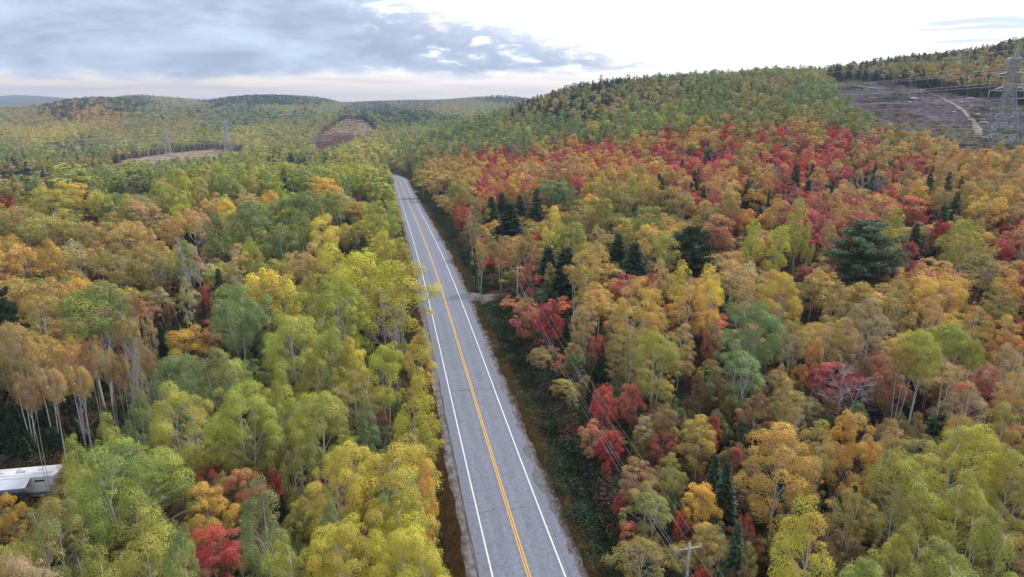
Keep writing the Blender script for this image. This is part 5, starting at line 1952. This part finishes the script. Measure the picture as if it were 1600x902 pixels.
# ------------------------------------------------------------------ travel trailer among the birches
def rounded_box(sx, sy, sz, r, seg=4):
    """box with rounded vertical profile (in the y-z section) and rounded ends, as a swept section"""
    sec = []
    for cx, cz, a0 in [(sy / 2 - r, sz - r, 0), (-sy / 2 + r, sz - r, 90), (-sy / 2 + 0.05, 0.05, 180), (sy / 2 - 0.05, 0.05, 270)]:
        rr = r if cz > 0.1 else 0.05
        for i in range(seg + 1):
            a = math.radians(a0 + 90 * i / seg)
            sec.append((cx + rr * math.cos(a), cz + rr * math.sin(a)))
    sec = np.array(sec)
    xs = [(-sx / 2, 0.90), (-sx / 2 + 0.07, 0.965), (-sx / 2 + 0.22, 1.0), (sx / 2 - 0.55, 1.0), (sx / 2 - 0.2, 0.965), (sx / 2, 0.86)]
    V = []
    c = np.array([0, sz * 0.45])
    for x, k in xs:
        q = c + (sec - c) * k
        V += [(x, p[0], p[1]) for p in q]
    n = len(sec)
    A = Acc()
    f = [(i * n + j, i * n + (j + 1) % n, (i + 1) * n + (j + 1) % n, (i + 1) * n + j) for i in range(len(xs) - 1) for j in range(n)]
    A.add(V, f)
    for i in (0, len(xs) - 1):
        ring = np.array(V[i * n:(i + 1) * n])
        cc = ring.mean(0)
        A.add(np.vstack([ring, cc]), [(j, (j + 1) % n, n, n) if False else (j, (j + 1) % n, n, j) for j in range(n)][:0] or [(0, 1, 2, 3)][:0] or np.zeros((0, 4), int))
    return A, xs, n, V


def build_trailer():
    x0, y0 = -56.3, 69.6
    z0 = float(height(x0, y0))
    t = thing('travel_trailer', (x0, y0, z0), 'white travel trailer with pale roof and side awning among birch trunks', 'trailer', None, math.radians(11))
    L, W, H = 8.6, 2.5, 2.55
    A, xs, n, V = rounded_box(L, W, H, 0.22)
    me = bpy.data.meshes.new('trailer_body')
    faces = [tuple(int(i) for i in q) for q in np.vstack(A.f[:1])]
    faces.append(tuple(range(n)))
    o = (len(xs) - 1) * n
    faces.append(tuple(range(o + n - 1, o - 1, -1)))
    me.from_pydata([tuple(v) for v in V], [], faces)
    me.materials.append(M['trailer_white'])
    me.update()
    b = obj('body', me, t)
    b.location = (0, 0, 0.62)
    zt = 0.62 + H
    # roof skin with a raised seam, vents, air conditioner
    A = Acc(); A.box((-0.1, 0, zt + 0.012), (L - 0.9, W - 0.55, 0.03)); obj('roof', A.mesh('trailer_roof', M['trailer_white']), t)
    A = Acc(); A.box((0.3, 0.15, zt + 0.15), (1.0, 0.75, 0.26), 0, 0.8); A.box((0.3, 0.15, zt + 0.30), (0.55, 0.42, 0.06)); obj('air_conditioner', A.mesh('trailer_air_conditioner', M['trailer_white']), t)
    for vx in (-1.6, 2.3):
        A = Acc(); A.box((vx, 0.1, zt + 0.07), (0.42, 0.42, 0.12), 0, 0.85); obj('roof_vent', A.mesh('trailer_roof_vent', M['awning']), t)
    A = Acc(); A.tube([(1.9, -0.6, zt), (1.9, -0.6, zt + 0.22)], 0.05, 8); obj('vent_pipe', A.mesh('trailer_vent_pipe', M['awning']), t)
    A = Acc(); A.box((-0.1, -W / 2 - 0.012, zt - 0.20), (L - 1.0, 0.03, 0.07)); obj('gutter', A.mesh('trailer_gutter', M['awning']), t)
    A = Acc(); A.box((2.6, -W / 2 - 0.014, 2.55), (1.0, 0.03, 0.20)); obj('window', A.mesh('trailer_window', M['dark_glass']), t)
    A = Acc(); A.box((-2.2, -W / 2 - 0.014, 1.9), (1.3, 0.03, 0.7)); obj('window', A.mesh('trailer_window', M['dark_glass']), t)
    d = obj('door', (lambda Q: (Q.box((0.9, -W / 2 - 0.016, 1.6), (0.7, 0.035, 1.8)), Q.mesh('trailer_door', M['trailer_white']))[1])(Acc()), t)
    obj('handle', (lambda Q: (Q.box((1.17, -W / 2 - 0.05, 1.6), (0.05, 0.04, 0.16)), Q.mesh('trailer_door_handle', M['steel']))[1])(Acc()), d)
    A = Acc(); A.box((0, -W / 2 - 0.012, 1.02), (L - 0.7, 0.024, 0.22)); obj('stripe', A.mesh('trailer_stripe', M['trailer_trim']), t)
    # awning: fabric sheet, valance, two arms
    aL, aR, out = -4.1, 1.75, 1.5
    A = Acc()
    k = np.linspace(0, 1, 8)
    ys = -W / 2 - 0.03 - out * k
    zs = zt - 0.12 - 0.42 * k - 0.07 * np.sin(k * math.pi)
    V2 = []
    for x in np.linspace(aL, aR, 9):
        for j in range(8):
            V2.append((x, ys[j], zs[j]))
    top = np.array(V2)
    bot = top - np.array([0, 0, 0.025])
    f = [(i * 8 + j, (i + 1) * 8 + j, (i + 1) * 8 + j + 1, i * 8 + j + 1) for i in range(8) for j in range(7)]
    A.add(top, f)
    A.add(bot, [q[::-1] for q in f])
    aw = obj('awning', A.mesh('trailer_awning', M['awning'], True), t)
    A = Acc(); A.box(((aL + aR) / 2, ys[-1] - 0.02, zs[-1] - 0.36), (aR - aL, 0.025, 0.70)); obj('valance', A.mesh('awning_valance', M['awning_band']), aw)
    A = Acc(); A.tube([(aL, ys[-1], zs[-1]), (aR, ys[-1], zs[-1])], 0.045, 8); obj('roller', A.mesh('awning_roller', M['trailer_white'], True), aw)
    for ax in (aL, aR + 0.06):
        A = Acc(); A.bar((ax, ys[-1], zs[-1]), (ax, -W / 2 - 0.05, 1.0), 0.035); obj('arm', A.mesh('awning_arm', M['trailer_white']), aw)
    for wx in (-0.5, 0.4):
        for sy in (-1, 1):
            A = Acc(); A.tube([(wx, sy * 1.12 - 0.1, 0.36), (wx, sy * 1.12 + 0.1, 0.36)], 0.36, 16)
            w = obj('wheel', A.mesh('trailer_wheel', M['rubber'], False), t)
            A = Acc(); A.tube([(wx, sy * 1.12 + sy * 0.08, 0.36), (wx, sy * 1.12 + sy * 0.115, 0.36)], 0.19, 12)
            obj('rim', A.mesh('trailer_rim', M['steel'], False), w)
    A = Acc(); A.box((0, 0, 0.55), (L - 0.6, 2.1, 0.16)); obj('chassis', A.mesh('trailer_chassis', M['rubber']), t)
    A = Acc(); A.bar((L / 2 - 0.2, -0.6, 0.55), (L / 2 + 1.1, 0, 0.55), 0.05); A.bar((L / 2 - 0.2, 0.6, 0.55), (L / 2 + 1.1, 0, 0.55), 0.05); A.bar((L / 2 + 0.9, 0, -0.02), (L / 2 + 0.9, 0, 0.6), 0.04)
    obj('hitch', A.mesh('trailer_hitch', M['rubber']), t)


build_trailer()


# ------------------------------------------------------------------ haze
def build_haze():
    m = bpy.data.materials.new('thin_air')
    m.use_nodes = True
    m.node_tree.nodes.clear()
    N = NT(m.node_tree)
    out = N.node('ShaderNodeOutputMaterial')
    pv = N.node('ShaderNodeVolumePrincipled')
    pv.inputs['Color'].default_value = (0.62, 0.76, 1.0, 1)
    pv.inputs['Density'].default_value = 0.00011
    pv.inputs['Anisotropy'].default_value = 0.2
    N.l.new(pv.outputs[0], out.inputs['Volume'])
    A = Acc()
    A.box((0, 3900, 75), (20600, 8700, 215))
    obj('haze', A.mesh('haze', m), kind='stuff')


HAZE = True
if HAZE:
    build_haze()
